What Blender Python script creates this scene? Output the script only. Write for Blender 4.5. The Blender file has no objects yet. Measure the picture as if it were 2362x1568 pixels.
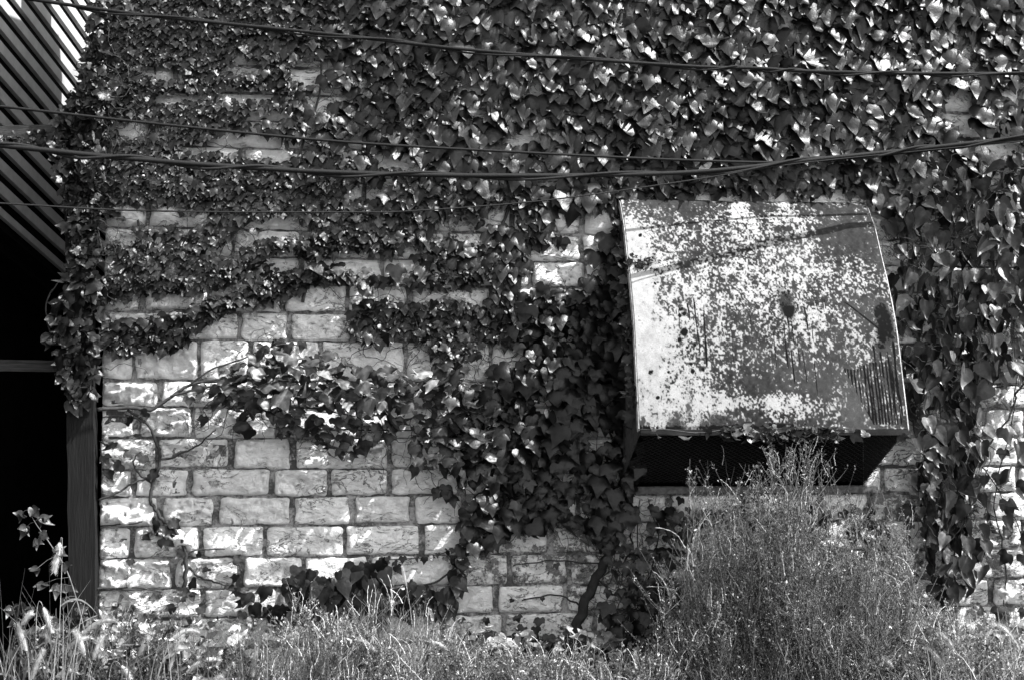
import bpy, math, random
import numpy as np
from mathutils import Vector

# ------------------------------------------------------------------ camera, world, sun, exposure
SC = bpy.context.scene
COL = SC.collection
YAW, PITCH = math.radians(6.9), math.radians(3.5)
CAM = np.array([0.0, -10.1, 1.95])
FPX, PCX, PCY = 3279.0, 1180.5, 784.0        # focal length / centre for a 2361 x 1568 picture
cam = bpy.data.cameras.new('camera')
camo = bpy.data.objects.new('camera', cam); COL.objects.link(camo)
camo.location = CAM
camo.rotation_euler = (math.pi / 2 + PITCH, 0, -YAW)
cam.sensor_width = 36.0; cam.lens = 50.0; cam.clip_end = 500; cam.clip_start = 0.05
SC.camera = camo

SUN = np.array([1.25, -0.62, 1.85]); SUN /= np.linalg.norm(SUN)
w = bpy.data.worlds.new('World'); SC.world = w; w.use_nodes = True
nt = w.node_tree; nt.nodes.clear()
sky = nt.nodes.new('ShaderNodeTexSky'); sky.sky_type = 'NISHITA'; sky.sun_disc = False
sky.sun_elevation = math.asin(SUN[2]); sky.sun_rotation = math.atan2(SUN[0], SUN[1])
bw = nt.nodes.new('ShaderNodeRGBToBW'); bg = nt.nodes.new('ShaderNodeBackground')
bg.inputs[1].default_value = 0.15
wo = nt.nodes.new('ShaderNodeOutputWorld')
nt.links.new(sky.outputs[0], bw.inputs[0]); nt.links.new(bw.outputs[0], bg.inputs[0]); nt.links.new(bg.outputs[0], wo.inputs[0])
sl = bpy.data.lights.new('sun', 'SUN'); sl.energy = 3.3; sl.angle = math.radians(0.5); sl.color = (1, 1, 1)
so = bpy.data.objects.new('sun', sl); COL.objects.link(so)
so.rotation_euler = Vector(SUN).to_track_quat('Z', 'Y').to_euler()
so.location = (6, -6, 9)
SC.view_settings.view_transform = 'Standard'; SC.view_settings.look = 'None'
SC.view_settings.exposure = 2.0; SC.view_settings.gamma = 1.0
SC.cycles.max_bounces = 6; SC.cycles.transparent_max_bounces = 8

# ------------------------------------------------------------------ helpers
rng = np.random.default_rng(11)
random.seed(5)
_f = np.array([math.sin(YAW) * math.cos(PITCH), math.cos(YAW) * math.cos(PITCH), math.sin(PITCH)])
_r = np.array([math.cos(YAW), -math.sin(YAW), 0.0])
_u = np.cross(_r, _f)
def P(x, y, Y=0.0):
    """world point on the upright plane y=Y that the 2361x1568 picture shows at (x, y)"""
    d = _f * FPX + _r * (x - PCX) - _u * (y - PCY)
    return CAM + d * ((Y - CAM[1]) / d[1])
def P_arr(x, y, Y):
    x = np.asarray(x, float)[:, None]; y = np.asarray(y, float)[:, None]; Y = np.asarray(Y, float)
    d = _f * FPX + _r * (x - PCX) - _u * (y - PCY)
    return CAM + d * ((Y - CAM[1]) / d[:, 1])[:, None]

_T = np.random.default_rng(3).random((256, 256))
def vnoise(x, y, s=0):
    x = np.asarray(x, float) + s * 17.31; y = np.asarray(y, float) + s * 9.77
    xi = np.floor(x).astype(int); yi = np.floor(y).astype(int)
    fx = x - xi; fy = y - yi
    fx = fx * fx * (3 - 2 * fx); fy = fy * fy * (3 - 2 * fy)
    a = _T[xi & 255, yi & 255]; b = _T[(xi + 1) & 255, yi & 255]
    c = _T[xi & 255, (yi + 1) & 255]; d = _T[(xi + 1) & 255, (yi + 1) & 255]
    return (a * (1 - fx) + b * fx) * (1 - fy) + (c * (1 - fx) + d * fx) * fy
def fbm(x, y, s=0, o=4):
    t = 0; a = 1; n = 0
    for k in range(o):
        t = t + a * vnoise(x * 2 ** k, y * 2 ** k, s + k * 3); n += a; a *= .55
    return t / n
def sstep(a, b, x):
    t = np.clip((x - a) / (b - a), 0, 1); return t * t * (3 - 2 * t)

def inpoly(x, y, poly):
    x = np.atleast_1d(x).astype(float); y = np.atleast_1d(y).astype(float)
    r = np.zeros(x.shape, bool); n = len(poly)
    for i in range(n):
        x1, y1 = poly[i]; x2, y2 = poly[(i + 1) % n]
        if y1 == y2: continue
        c = ((y1 > y) != (y2 > y)) & (x < (x2 - x1) * (y - y1) / (y2 - y1) + x1)
        r ^= c
    return r

def mk(name, V, F, mat, parent=None, smooth=True, attrs=None):
    """V (n,3) array; F list of index arrays (each m x k)"""
    me = bpy.data.meshes.new(name)
    V = np.asarray(V, np.float32)
    Fs = [np.asarray(f, np.int32) for f in (F if isinstance(F, list) else [F]) if len(f)]
    me.vertices.add(len(V)); me.vertices.foreach_set('co', V.ravel())
    loops = np.concatenate([f.ravel() for f in Fs])
    tot = np.concatenate([np.full(len(f), f.shape[1], np.int32) for f in Fs])
    start = np.concatenate([[0], np.cumsum(tot)[:-1]]).astype(np.int32)
    me.loops.add(len(loops)); me.loops.foreach_set('vertex_index', loops)
    me.polygons.add(len(tot)); me.polygons.foreach_set('loop_start', start); me.polygons.foreach_set('loop_total', tot)
    me.polygons.foreach_set('use_smooth', np.full(len(tot), smooth))
    me.update(calc_edges=True)
    for k, a in (attrs or {}).items():
        at = me.attributes.new(k, 'FLOAT', 'POINT'); at.data.foreach_set('value', np.asarray(a, np.float32))
    me.materials.append(mat)
    o = bpy.data.objects.new(name, me); COL.objects.link(o)
    if parent is not None: o.parent = parent
    return o

class MB:
    def __init__(s): s.V = []; s.Q = []; s.T = []; s.A = []; s.n = 0
    def add(s, V, Q=None, T=None, a=0.0):
        V = np.asarray(V, float)
        s.V.append(V)
        if Q is not None and len(Q): s.Q.append(np.asarray(Q) + s.n)
        if T is not None and len(T): s.T.append(np.asarray(T) + s.n)
        s.A.append(np.full(len(V), a) if np.isscalar(a) else np.asarray(a, float))
        s.n += len(V)
    def box(s, c, h, ax=None, a=0.0):
        ax = np.eye(3) if ax is None else np.asarray(ax)
        V = [np.asarray(c) + ax[0] * h[0] * i + ax[1] * h[1] * j + ax[2] * h[2] * k for i in (-1, 1) for j in (-1, 1) for k in (-1, 1)]
        s.add(V, [(0, 1, 3, 2), (4, 6, 7, 5), (0, 4, 5, 1), (2, 3, 7, 6), (0, 2, 6, 4), (1, 5, 7, 3)], a=a)
    def tube(s, pts, rad, n=5, a=0.0, cap=True):
        pts = np.asarray(pts, float); m = len(pts)
        rad = np.full(m, rad) if np.isscalar(rad) else np.asarray(rad, float)
        t = np.gradient(pts, axis=0); t /= np.linalg.norm(t, axis=1)[:, None] + 1e-9
        ref = np.array([0.0, 1.0, 0.0]) if abs(t[:, 1]).mean() < .8 else np.array([1.0, 0, 0])
        e1 = np.cross(t, ref); e1 /= np.linalg.norm(e1, axis=1)[:, None] + 1e-9
        e2 = np.cross(t, e1)
        an = np.arange(n) * 2 * math.pi / n
        V = pts[:, None] + rad[:, None, None] * (np.cos(an)[None, :, None] * e1[:, None] + np.sin(an)[None, :, None] * e2[:, None])
        V = V.reshape(-1, 3)
        i = np.arange(m - 1)[:, None] * n; j = np.arange(n)[None]; j2 = (j + 1) % n
        Q = np.stack([i + j, i + j2, i + n + j2, i + n + j], -1).reshape(-1, 4)
        T = []
        if cap:
            V = np.vstack([V, pts[0], pts[-1]]); b = m * n
            T = [(b, (k + 1) % n, k) for k in range(n)] + [(b + 1, b - n + k, b - n + (k + 1) % n) for k in range(n)]
        s.add(V, Q, T, a if np.isscalar(a) else a)
    def build(s, name, mat, parent=None, smooth=True, attr='tone'):
        V = np.vstack(s.V); F = []
        if s.Q: F.append(np.vstack(s.Q))
        if s.T: F.append(np.vstack(s.T))
        return mk(name, V, F, mat, parent, smooth, {attr: np.concatenate(s.A)})

def tag(o, label=None, cat=None, group=None, kind=None):
    if label: o['label'] = label
    if cat: o['category'] = cat
    if group: o['group'] = group
    if kind: o['kind'] = kind
    return o
def thing(name, label, cat, loc=(0, 0, 0), group=None):
    o = bpy.data.objects.new(name, None); COL.objects.link(o)
    o.empty_display_size = .1
    o.location = loc; tag(o, label, cat, group); return o
def under(o, root):
    """parent a mesh made in world coordinates to a root standing at its own base"""
    o.parent = root
    loc = np.array(root.location)
    me = o.data; n = len(me.vertices); co = np.empty(n * 3, np.float32)
    me.vertices.foreach_get('co', co); co = co.reshape(-1, 3) - loc
    me.vertices.foreach_set('co', co.astype(np.float32).ravel()); me.update()
    return o
def smoothline(pts, n=8):
    pts = np.asarray(pts, float); out = []
    m = len(pts)
    for i in range(m - 1):
        p0 = pts[max(i - 1, 0)]; p1 = pts[i]; p2 = pts[i + 1]; p3 = pts[min(i + 2, m - 1)]
        for k in range(n):
            t = k / n
            out.append(.5 * ((2 * p1) + (-p0 + p2) * t + (2 * p0 - 5 * p1 + 4 * p2 - p3) * t * t + (-p0 + 3 * p1 - 3 * p2 + p3) * t ** 3))
    out.append(pts[-1]); return np.array(out)

# ------------------------------------------------------------------ materials
class N:
    def __init__(s, name):
        s.m = bpy.data.materials.new(name); s.m.use_nodes = True
        s.t = s.m.node_tree; s.t.nodes.clear()
        s.out = s.t.nodes.new('ShaderNodeOutputMaterial'); s.b = s.t.nodes.new('ShaderNodeBsdfPrincipled')
        s.t.links.new(s.b.outputs[0], s.out.inputs[0])
    def n(s, ty, **k):
        o = s.t.nodes.new('ShaderNode' + ty)
        for a, v in k.items(): setattr(o, a, v)
        return o
    def l(s, a, b): s.t.links.new(a, b)
    def put(s, sock, v):
        if hasattr(v, 'is_output') or isinstance(v, bpy.types.NodeSocket): s.l(v, sock)
        else: sock.default_value = v
    def math(s, op, a, b=0.0, c=0.0, clamp=False):
        o = s.n('Math', operation=op); o.use_clamp = clamp
        s.put(o.inputs[0], a); s.put(o.inputs[1], b)
        if op in ('MULTIPLY_ADD',): s.put(o.inputs[2], c)
        return o.outputs[0]
    def noise(s, scale, detail=4, rough=.6, vec=None, dist=0.0):
        o = s.n('TexNoise'); o.inputs['Scale'].default_value = scale; o.inputs['Detail'].default_value = detail
        o.inputs['Roughness'].default_value = rough; o.inputs['Distortion'].default_value = dist
        if vec is None: vec = s.n('TexCoord').outputs['Object']
        s.l(vec, o.inputs['Vector']); return o.outputs['Fac']
    def ramp(s, v, a, b, lo=0.0, hi=1.0):
        o = s.n('MapRange'); o.interpolation_type = 'SMOOTHSTEP'
        s.put(o.inputs[0], v)
        for i, q in zip((1, 2, 3, 4), (a, b, lo, hi)): s.put(o.inputs[i], q)
        return o.outputs[0]
    def mix(s, f, a, b):
        o = s.n('Mix'); o.data_type = 'FLOAT'
        s.put(o.inputs[0], f); s.put(o.inputs[2], a); s.put(o.inputs[3], b); return o.outputs[0]
    def grey(s, v):
        o = s.n('CombineColor')
        for i in range(3): s.put(o.inputs[i], v)
        return o.outputs[0]
    def attr(s, name):
        o = s.n('Attribute'); o.attribute_name = name; return o.outputs['Fac']
    def bump(s, h, strength=.4, dist=.01):
        o = s.n('Bump'); o.inputs['Strength'].default_value = strength; o.inputs['Distance'].default_value = dist
        s.l(h, o.inputs['Height']); s.l(o.outputs[0], s.b.inputs['Normal'])
    def fin(s, col, rough=.8, spec=.3, metal=0.0):
        s.l(s.grey(col) if isinstance(col, bpy.types.NodeSocket) else s.grey(col), s.b.inputs['Base Color'])
        s.put(s.b.inputs['Roughness'], rough); s.put(s.b.inputs['Specular IOR Level'], spec); s.put(s.b.inputs['Metallic'], metal)
        return s.m

def mapped(k, sc):
    tc = k.n('TexCoord'); mp = k.n('Mapping'); mp.inputs['Scale'].default_value = sc
    k.l(tc.outputs['Object'], mp.inputs['Vector']); return mp.outputs[0]

def mat_leaf(name, rough=.40, trans=.14, spec=.3, gain=1.0):
    k = N(name)
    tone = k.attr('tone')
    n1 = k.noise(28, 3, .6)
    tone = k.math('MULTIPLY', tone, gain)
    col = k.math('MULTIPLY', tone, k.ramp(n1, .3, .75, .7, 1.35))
    k.fin(col, rough, spec)
    k.bump(k.noise(70, 2, .5), .25, .006)
    tr = k.n('BsdfTranslucent'); k.l(k.grey(k.math('MULTIPLY', tone, 1.3)), tr.inputs[0])
    mx = k.n('MixShader'); mx.inputs[0].default_value = trans
    k.l(k.b.outputs[0], mx.inputs[1]); k.l(tr.outputs[0], mx.inputs[2]); k.l(mx.outputs[0], k.out.inputs[0])
    return k.m
def mat_tone(name, rough=.8, spec=.2, nscale=20, lo=.6, hi=1.3, sc=(1, 1, 1), bump=.3):
    k = N(name); v = mapped(k, sc)
    col = k.math('MULTIPLY', k.attr('tone'), k.ramp(k.noise(nscale, 5, .65, v), .3, .7, lo * .62, hi * .62))
    k.fin(col, rough, spec); k.bump(k.noise(nscale * 2, 4, .6, v), bump, .01); return k.m

M = {}
M['leaf'] = mat_leaf('leaf')
M['weed'] = mat_leaf('weed leaf', .6, .25, .15, .55)
M['stem'] = mat_tone('stem', .85, .2, 30, .6, 1.4)
M['wood'] = mat_tone('weathered wood', .85, .2, 14, .45, 1.5, (6, 6, .35), .5)
M['woodh'] = mat_tone('weathered rail', .85, .2, 14, .45, 1.5, (.35, 6, 6), .5)
M['cable'] = mat_tone('cable rubber', .75, .15, 40, .8, 1.2)
M['slat'] = mat_tone('painted slat', .6, .3, 6, .85, 1.1, (1, 1, 1), .1)
M['black'] = mat_tone('shade black and rail', .95, .05, 5, .6, 1.4)  # near-black colour standing in for shade in the dark openings; also the hood rail
M['soil'] = mat_tone('soil', .95, .1, 6, .5, 1.4)
M['seed'] = mat_leaf('seed head', .7, .3, .2, .8)

# block stone: worn white paint, bare patches where 'peel' is high
k = N('painted stone')
peel = k.attr('peel'); sh = k.attr('shade')
v1 = mapped(k, (1, 1, 1.15))
big = k.noise(9, 6, .7, v1, .3); fine = k.noise(55, 5, .75, v1)
mask = k.ramp(k.math('ADD', k.math('MULTIPLY', big, .7), k.math('MULTIPLY', fine, .3)), k.math('SUBTRACT', .78, k.math('MULTIPLY', peel, .36)), k.math('SUBTRACT', .83, k.math('MULTIPLY', peel, .36)))
paint = k.math('MULTIPLY', sh, k.ramp(k.noise(14, 5, .7, v1), .3, .7, .80, 1.02))
paint = k.math('MULTIPLY', paint, k.ramp(k.noise(130, 3, .7, v1), .25, .45, .82, 1.0))
bare = k.math('MULTIPLY', .17, k.ramp(fine, .3, .7, .6, 1.4))
cr = k.math('ABSOLUTE', k.math('SUBTRACT', k.noise(4.5, 5, .62, mapped(k, (1, 1, 1.9)), 1.2), .5))
crk = k.math('MULTIPLY', k.ramp(cr, .005, .017, 1.0, 0.0), k.ramp(k.noise(3.1, 3, .6), .44, .54))
k.fin(k.math('MULTIPLY', k.mix(mask, paint, bare), k.math('SUBTRACT', 1.0, k.math('MULTIPLY', crk, .75))), .75, .25)
hh = k.math('ADD', k.math('MULTIPLY', k.noise(22, 6, .75, mapped(k, (.9, 1, 1.25)), .8), 1.0), k.math('MULTIPLY', mask, -.15))
hh = k.math('ADD', hh, k.math('MULTIPLY', crk, -.35))
k.bump(hh, 1.0, .038)
M['stone'] = k.m
k = N('mortar')
big = k.noise(7, 6, .7); fine = k.noise(60, 4, .7)
mk_ = k.ramp(k.math('ADD', k.math('MULTIPLY', big, .75), k.math('MULTIPLY', fine, .25)), .44, .58)
k.fin(k.math('MULTIPLY', k.mix(mk_, .06, .24), k.ramp(fine, .3, .7, .75, 1.15)), .95, .1)
k.bump(fine, .7, .015)
M['mortar'] = k.m
k = N('flaking metal')
tone = k.attr('tone')
f1 = k.noise(120, 3, .7)
k.fin(k.math('MULTIPLY', tone, k.ramp(f1, .3, .7, .85, 1.12)), k.ramp(tone, .1, .6, .7, .8), .03)
k.bump(k.math('ADD', k.math('MULTIPLY', tone, .6), k.math('MULTIPLY', k.noise(45, 4, .7), .6)), .35, .006)
M['flake'] = k.m

# ------------------------------------------------------------------ ground
g = MB()
n = 60
xs = np.concatenate([np.linspace(-120, -8, 12), np.linspace(-7, 9, 50), np.linspace(10, 120, 12)])
ys = np.concatenate([np.linspace(-60, -8, 10), np.linspace(-7, 6, 40), np.linspace(8, 200, 14)])
X, Y = np.meshgrid(xs, ys, indexing='ij')
Z = -.02 + .10 * (fbm(X * .9, Y * .9, 4) - .5) * (np.abs(X) < 10)
nx, ny = len(xs), len(ys)
i = np.arange(nx - 1)[:, None] * ny + np.arange(ny - 1)[None]
Q = np.stack([i, i + ny, i + ny + 1, i + 1], -1).reshape(-1, 4)
g.add(np.stack([X, Y, Z], -1).reshape(-1, 3), Q, a=.10)
tag(g.build('ground', M['soil']), kind='structure')

# ------------------------------------------------------------------ stone wall
WL = P(231, 1300)[0]; WR = 8.5; WTOP = 5.9
cy = [1560, 1494, 1427, 1359, 1287, 1214, 1147, 1083, 1012, 941, 880, 786, 722, 657, 594, 531, 468, 405, 342, 279, 216, 153, 90, 27, -36, -100, -170, -240]
cz = [P(400, y)[2] for y in cy]
cz = [cz[0] - .42, cz[0] - .21] + cz
cy = [1700, 1628] + cy
joints = {1427: [470, 640, 880, 1000, 1143, 1300], 1359: [400, 555, 700, 850, 1045, 1175, 1310], 1287: [308, 464, 610, 795, 972, 1105, 1267, 1400],
          1214: [372, 500, 677, 814, 952, 1071, 1180, 1330], 1147: [311, 441, 626, 760, 897, 1060, 1230, 1400], 1083: [362, 537, 676, 900, 1080, 1240],
          1012: [318, 447, 640, 830, 1000, 1180, 1370], 941: [372, 528, 700, 870, 1050, 1220], 880: [311, 460, 578, 740, 935, 1130, 1290],
          786: [420, 553, 666, 812, 990, 1180, 1340], 722: [331, 480, 655, 800, 945, 1130, 1280], 657: [290, 420, 560, 697, 880, 985, 1220, 1350],
          594: [380, 540, 700, 860, 1030, 1185, 1340], 1341: []}
# the vent opening behind the hood
OX0 = P(1452, 900)[0]; OX1 = P(1985, 900)[0]; OZ0 = P(1700, 1120)[2]; OZ1 = P(1700, 640)[2]
wall = thing('stone_wall', 'rough stone block wall in flaking white paint behind the ivy', 'wall', (WL, 0, 0))
blk = MB(); shade_a = []
def block(x0, x1, z0, z1, fine, peelv, rough, seed, shade):
    hw = (x1 - x0) / 2; hh = (z1 - z0) / 2; cx = (x0 + x1) / 2; czz = (z0 + z1) / 2
    st = .016 if fine else .05
    nx = max(5, int(2 * hw / st)); nz = max(5, int(2 * hh / st))
    a = np.linspace(-1, 1, nx); b = np.linspace(-1, 1, nz)
    a = np.concatenate([[-1.0], a, [1.0]]); b = np.concatenate([[-1.0], b, [1.0]])
    A, B = np.meshgrid(a, b, indexing='ij')
    # rounded corners
    px = A * hw; pz = B * hh
    rc = .010 + .028 * vnoise(seed * 1.7, 3.1) ** 2
    qx = np.abs(px) - (hw - rc); qz = np.abs(pz) - (hh - rc)
    ins = (qx > 0) & (qz > 0)
    L = np.sqrt(np.clip(qx, 0, 9) ** 2 + np.clip(qz, 0, 9) ** 2); mx = np.maximum(qx, qz)
    f = np.where(ins & (L > 0), np.minimum(1, rc / np.maximum(L, 1e-6)), 1)
    px = np.where(ins, np.sign(px) * (hw - rc + qx * f), px); pz = np.where(ins, np.sign(pz) * (hh - rc + qz * f), pz)
    edge = np.minimum(hw - np.abs(A) * hw, hh - np.abs(B) * hh)
    wx = cx + px; wz = czz + pz
    wob = .014
    wx2 = wx + wob * (fbm(wx * 14, wz * 14, seed, 3) - .5) * 2; wz2 = wz + wob * (fbm(wx * 14, wz * 14, seed + 5, 3) - .5) * 1.6
    bul = (.008 + .018 * rough) * sstep(0, .022, edge)
    ridg = np.abs(fbm(wx * 5.5, wz * 9, seed, 4) - .5) * 2
    fac = np.round(fbm(wx * 4, wz * 7, seed + 9, 3) * 6) / 6
    strat = np.abs(fbm(wx * 5, wz * 11 + wx * 4, seed + 2, 3) - .5)
    rel = rough * (.14 * (fac - .45) + .06 * (fbm(wx * 6, wz * 9, seed + 4, 4) - .5) - .07 * np.exp(-(ridg / .06) ** 2) * .35 - .035 * np.exp(-(strat / .03) ** 2))
    rel = rel + .015 * (fbm(wx * 25, wz * 40, seed + 1, 3) - .5)
    d = .032 + bul + rel * sstep(0, .02, edge)
    d = np.maximum(d, .020)
    rim = np.zeros_like(A, bool); rim[0] = rim[-1] = True; rim[:, 0] = rim[:, -1] = True
    d = np.where(rim, -.01, d)
    V = np.stack([wx2, -d, wz2], -1).reshape(-1, 3)
    n1, n2 = A.shape
    i = np.arange(n1 - 1)[:, None] * n2 + np.arange(n2 - 1)[None]
    Q = np.stack([i, i + n2, i + n2 + 1, i + 1], -1).reshape(-1, 4)
    pl = np.clip(peelv + .25 * (fbm(wx * 2, wz * 2, 31, 2) - .5), 0, 1.4).ravel()
    blk.add(V, Q, a=pl); shade_a.append(np.full(len(V), shade))
r = random.Random(4)
for ci in range(len(cy) - 1):
    z0, z1 = cz[ci], cz[ci + 1]; yb = cy[ci]
    js = [P(x, yb - 33)[0] for x in joints.get(yb, [])]
    x = WL; row = []
    if not js:
        x = WL + r.uniform(.22, .5); js = [x]
    jmax = js[-1]
    while jmax < WR:
        jmax += r.choice([.34, .42, .5, .55, .62]) * r.uniform(.9, 1.1); js.append(jmax)
    edges = [WL] + js
    for e0, e1 in zip(edges[:-1], edges[1:]):
        gap0 = 0.0 if e0 == WL else r.uniform(.010, .026)
        gap1 = r.uniform(.010, .030)
        a0, a1 = e0 + gap0, e1 - gap1
        if z1 > OZ0 + .02 and z0 < OZ1 - .02 and a1 > OX0 and a0 < OX1:     # cut at the vent opening
            if a0 < OX0 - .1: a1 = OX0 - .01
            elif a1 > OX1 + .1: a0 = OX1 + .01
            else: continue
        pxm = 0; fine = yb > 560
        xm = (a0 + a1) / 2
        pe = .02 + .12 * r.random() ** 2
        if 1.0 < xm and yb > 1280: pe = r.uniform(.5, .85)
        elif 1.9 < xm < 4.3 and yb > 1130: pe = r.uniform(.5, .95)
        elif xm > 4: pe = r.uniform(.35, .7)
        elif xm < -.6 and yb > 1200: pe = r.uniform(.1, .4)
        ro = r.uniform(.25, .8) if xm > -.9 else r.uniform(.7, 1.3)
        if xm > -.2 and yb > 1100: ro *= .55
        block(a0, a1, z0 + r.uniform(.007, .022), z1 - r.uniform(-.001, .007), fine, pe, ro, r.randint(0, 90), r.uniform(.62, .74))
V = np.vstack(blk.V)
o = mk('stone_courses', V, [np.vstack(blk.Q)], M['stone'], None, True, {'peel': np.concatenate(blk.A), 'shade': 1.22 * np.concatenate(shade_a)})
under(o, wall)
m = MB()
def face_y(x0, x1, z0, z1, y=0.0, step=.06):
    nx = max(2, int((x1 - x0) / step)); nz = max(2, int((z1 - z0) / step))
    X, Z = np.meshgrid(np.linspace(x0, x1, nx), np.linspace(z0, z1, nz), indexing='ij')
    Yv = y - .012 - .016 * fbm(X * 9, Z * 9, 6, 3)
    i = np.arange(nx - 1)[:, None] * nz + np.arange(nz - 1)[None]
    m.add(np.stack([X, Yv, Z], -1).reshape(-1, 3), np.stack([i, i + nz, i + nz + 1, i + 1], -1).reshape(-1, 4))
ZB = -.6
face_y(WL, OX0, ZB, WTOP); face_y(OX1, WR, ZB, WTOP); face_y(OX0, OX1, ZB, OZ0); face_y(OX0, OX1, OZ1, WTOP)
# left return, top, back of the wall
m.box((WL + .004, 4.0, (ZB + WTOP) / 2), (.003, 3.98, (WTOP - ZB) / 2 - .01))
m.box(((WL + WR) / 2, 4.0, WTOP + .02), ((WR - WL) / 2, 4.0, .02))
m.box(((WL + WR) / 2, 8.0, (ZB + WTOP) / 2), ((WR - WL) / 2, .02, (WTOP - ZB) / 2))
m.box((WR, 4.0, (ZB + WTOP) / 2), (.02, 3.98, (WTOP - ZB) / 2 - .01))
under(m.build('mortar_bed', M['mortar']), wall)
# vent recess (dark shaft) and sill
m = MB()
mx_, mz_ = (OX0 + OX1) / 2, (OZ0 + OZ1) / 2; hx, hz = (OX1 - OX0) / 2, (OZ1 - OZ0) / 2
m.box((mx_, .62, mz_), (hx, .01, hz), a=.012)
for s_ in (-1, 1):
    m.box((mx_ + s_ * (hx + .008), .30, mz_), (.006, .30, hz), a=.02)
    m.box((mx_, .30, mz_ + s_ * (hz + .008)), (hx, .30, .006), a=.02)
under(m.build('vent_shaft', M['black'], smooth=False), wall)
m = MB()
zz = P(1700, 1128)[2]
m.box((mx_, -.045, zz), (hx + .08, .055, .022), a=.12)
under(m.build('sill', M['stem'], smooth=False), wall)

# ------------------------------------------------------------------ metal hood over the vent
DH = .77
prof_px = [(1990, 470, 0), (1990, 472, .085), (1999, 477, .125), (2008, 489, .16), (2017, 508, .21), (2025, 530, .265), (2040, 590, .362), (2055, 655, .47), (2070, 745, .585), (2081, 850, .66), (2089, 930, .715), (2094, 990, .75)]
prof = []
for x, y, d in prof_px:
    prof.append((d, P(x, y, -d)[2]))
prof = np.array(prof)
pl = smoothline(np.array([(d, z) for d, z in prof]), 24)
HL0, HR0 = P(1425, 478)[0], P(1984, 473)[0]
HL1, HR1 = P(1476, 990, -.75)[0], P(2094, 990, -.75)[0]
hood = thing('metal_hood', 'large curved metal hood with flaking paint mounted on the wall', 'vent hood', ((HL0 + HR0) / 2, 0, OZ0))
NU = 560
s_ = np.concatenate([[0], np.cumsum(np.linalg.norm(np.diff(pl, axis=0), axis=1))]); s_ /= s_[-1]
NV = 470
vv = np.linspace(0, 1, NV); pd = np.interp(vv, s_, pl[:, 0]); pz = np.interp(vv, s_, pl[:, 1])
uu = np.linspace(0, 1, NU)
U, VV = np.meshgrid(uu, vv, indexing='ij')
X0 = HL0 + (HL1 - HL0) * VV; X1 = HR0 + (HR1 - HR0) * VV
X = X0 + (X1 - X0) * U
sag = .012 * (fbm(U * 3, VV * 3, 8, 3) - .5)
Yv = -(pd[None] + sag); Zv = pz[None] + sag * .6 + .006 * U
# flaking pattern
def blob(cu, cv, ru, rv, e=2): return np.exp(-(np.abs((U - cu) / ru) ** e + np.abs((VV - cv) / rv) ** e))
def nz(fu, fv, sd, o=3, g=3.2): return np.clip((fbm(U * fu, VV * fv, sd, o) - .5) * g, -1, 1)
n1 = nz(7, 6, 1, 5); n2 = nz(26, 22, 2, 3); n3 = nz(70, 60, 3, 3); n4 = nz(160, 135, 5, 2); ns = nz(60, 3.5, 4, 3)
f2 = fbm(U * 34, VV * 30, 2, 4)
wh = .26 * n1 + .22 * n2 + .30 * n3 + .52 * n4 + .16 * ns * sstep(.35, .7, VV) - .14
wh += .62 * sstep(.13, .05, U) * sstep(.10, .22, VV) + .44 * sstep(.36, .12, U) * sstep(.12, .4, VV)
wh += -.30 * sstep(.16, .08, VV) + .75 * blob(.465, .07, .045, .10, 3) + .55 * blob(.655, .08, .045, .10, 3) + .35 * blob(.50, .20, .07, .07) + .30 * blob(.70, .32, .10, .07)
wh += .22 * blob(.45, .48, .22, .12) + .32 * blob(.88, .40, .12, .05) + .16 * blob(.62, .66, .12, .10)
wh -= .22 * blob(.22, .36, .10, .06) + .42 * blob(.87, .22, .12, .10) + .34 * blob(.90, .56, .08, .07) + .22 * blob(.50, .78, .16, .12) + .30 * blob(.70, .80, .10, .10) + .75 * blob(.80, .93, .05, .10)
wh += .62 * blob(.42, .90, .24, .028, 3) + .38 * blob(.62, .93, .14, .03, 3) + .2 * blob(.12, .8, .12, .2)
wm = sstep(-.16, .36, wh)
grey = .026 + .011 * nz(5, 5, 12, 4) + .009 * n3 + .014 * blob(.80, .93, .06, .12)
tone = grey * (1 - wm) + (.245 + .035 * n2 + .03 * n3) * wm
# black rust
dk = np.zeros_like(U)
def cut(a, lo=-.05, hi=.35): return sstep(lo, hi, a)
rough_ = .5 * n3 + .5 * n4
tri = (U > .765 + (VV - .75) * .45) & (U < .985) & (VV < .985) & (VV > .745 + .05 * vnoise(U * 14, VV * 0, 5))
lines = np.sin(U * 520 + 1.6 * vnoise(U * 9, VV * 9, 6) + 3 * vnoise(U * 60, VV * 0 + 2, 7))
dk = np.maximum(dk, tri * cut(.42 * lines + .50 * nz(70, 20, 22, 3) + .45 * rough_ + .12, -.1, .3))
dk = np.maximum(dk, cut(blob(.585, .535, .036, .065, 3) * 1.0 - .55 + .45 * rough_ + .35 * n2))
dk = np.maximum(dk, cut(blob(.57, .47, .04, .03, 2) * .7 - .65 + .5 * rough_))
dk = np.maximum(dk, cut(blob(.958, .60, .035, .10, 3) * 1.0 - .5 + .6 * rough_ + .2 * n2))
dk = np.maximum(dk, cut(blob(.93, .69, .03, .025, 2) * .8 - .5 + .6 * rough_))
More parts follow.
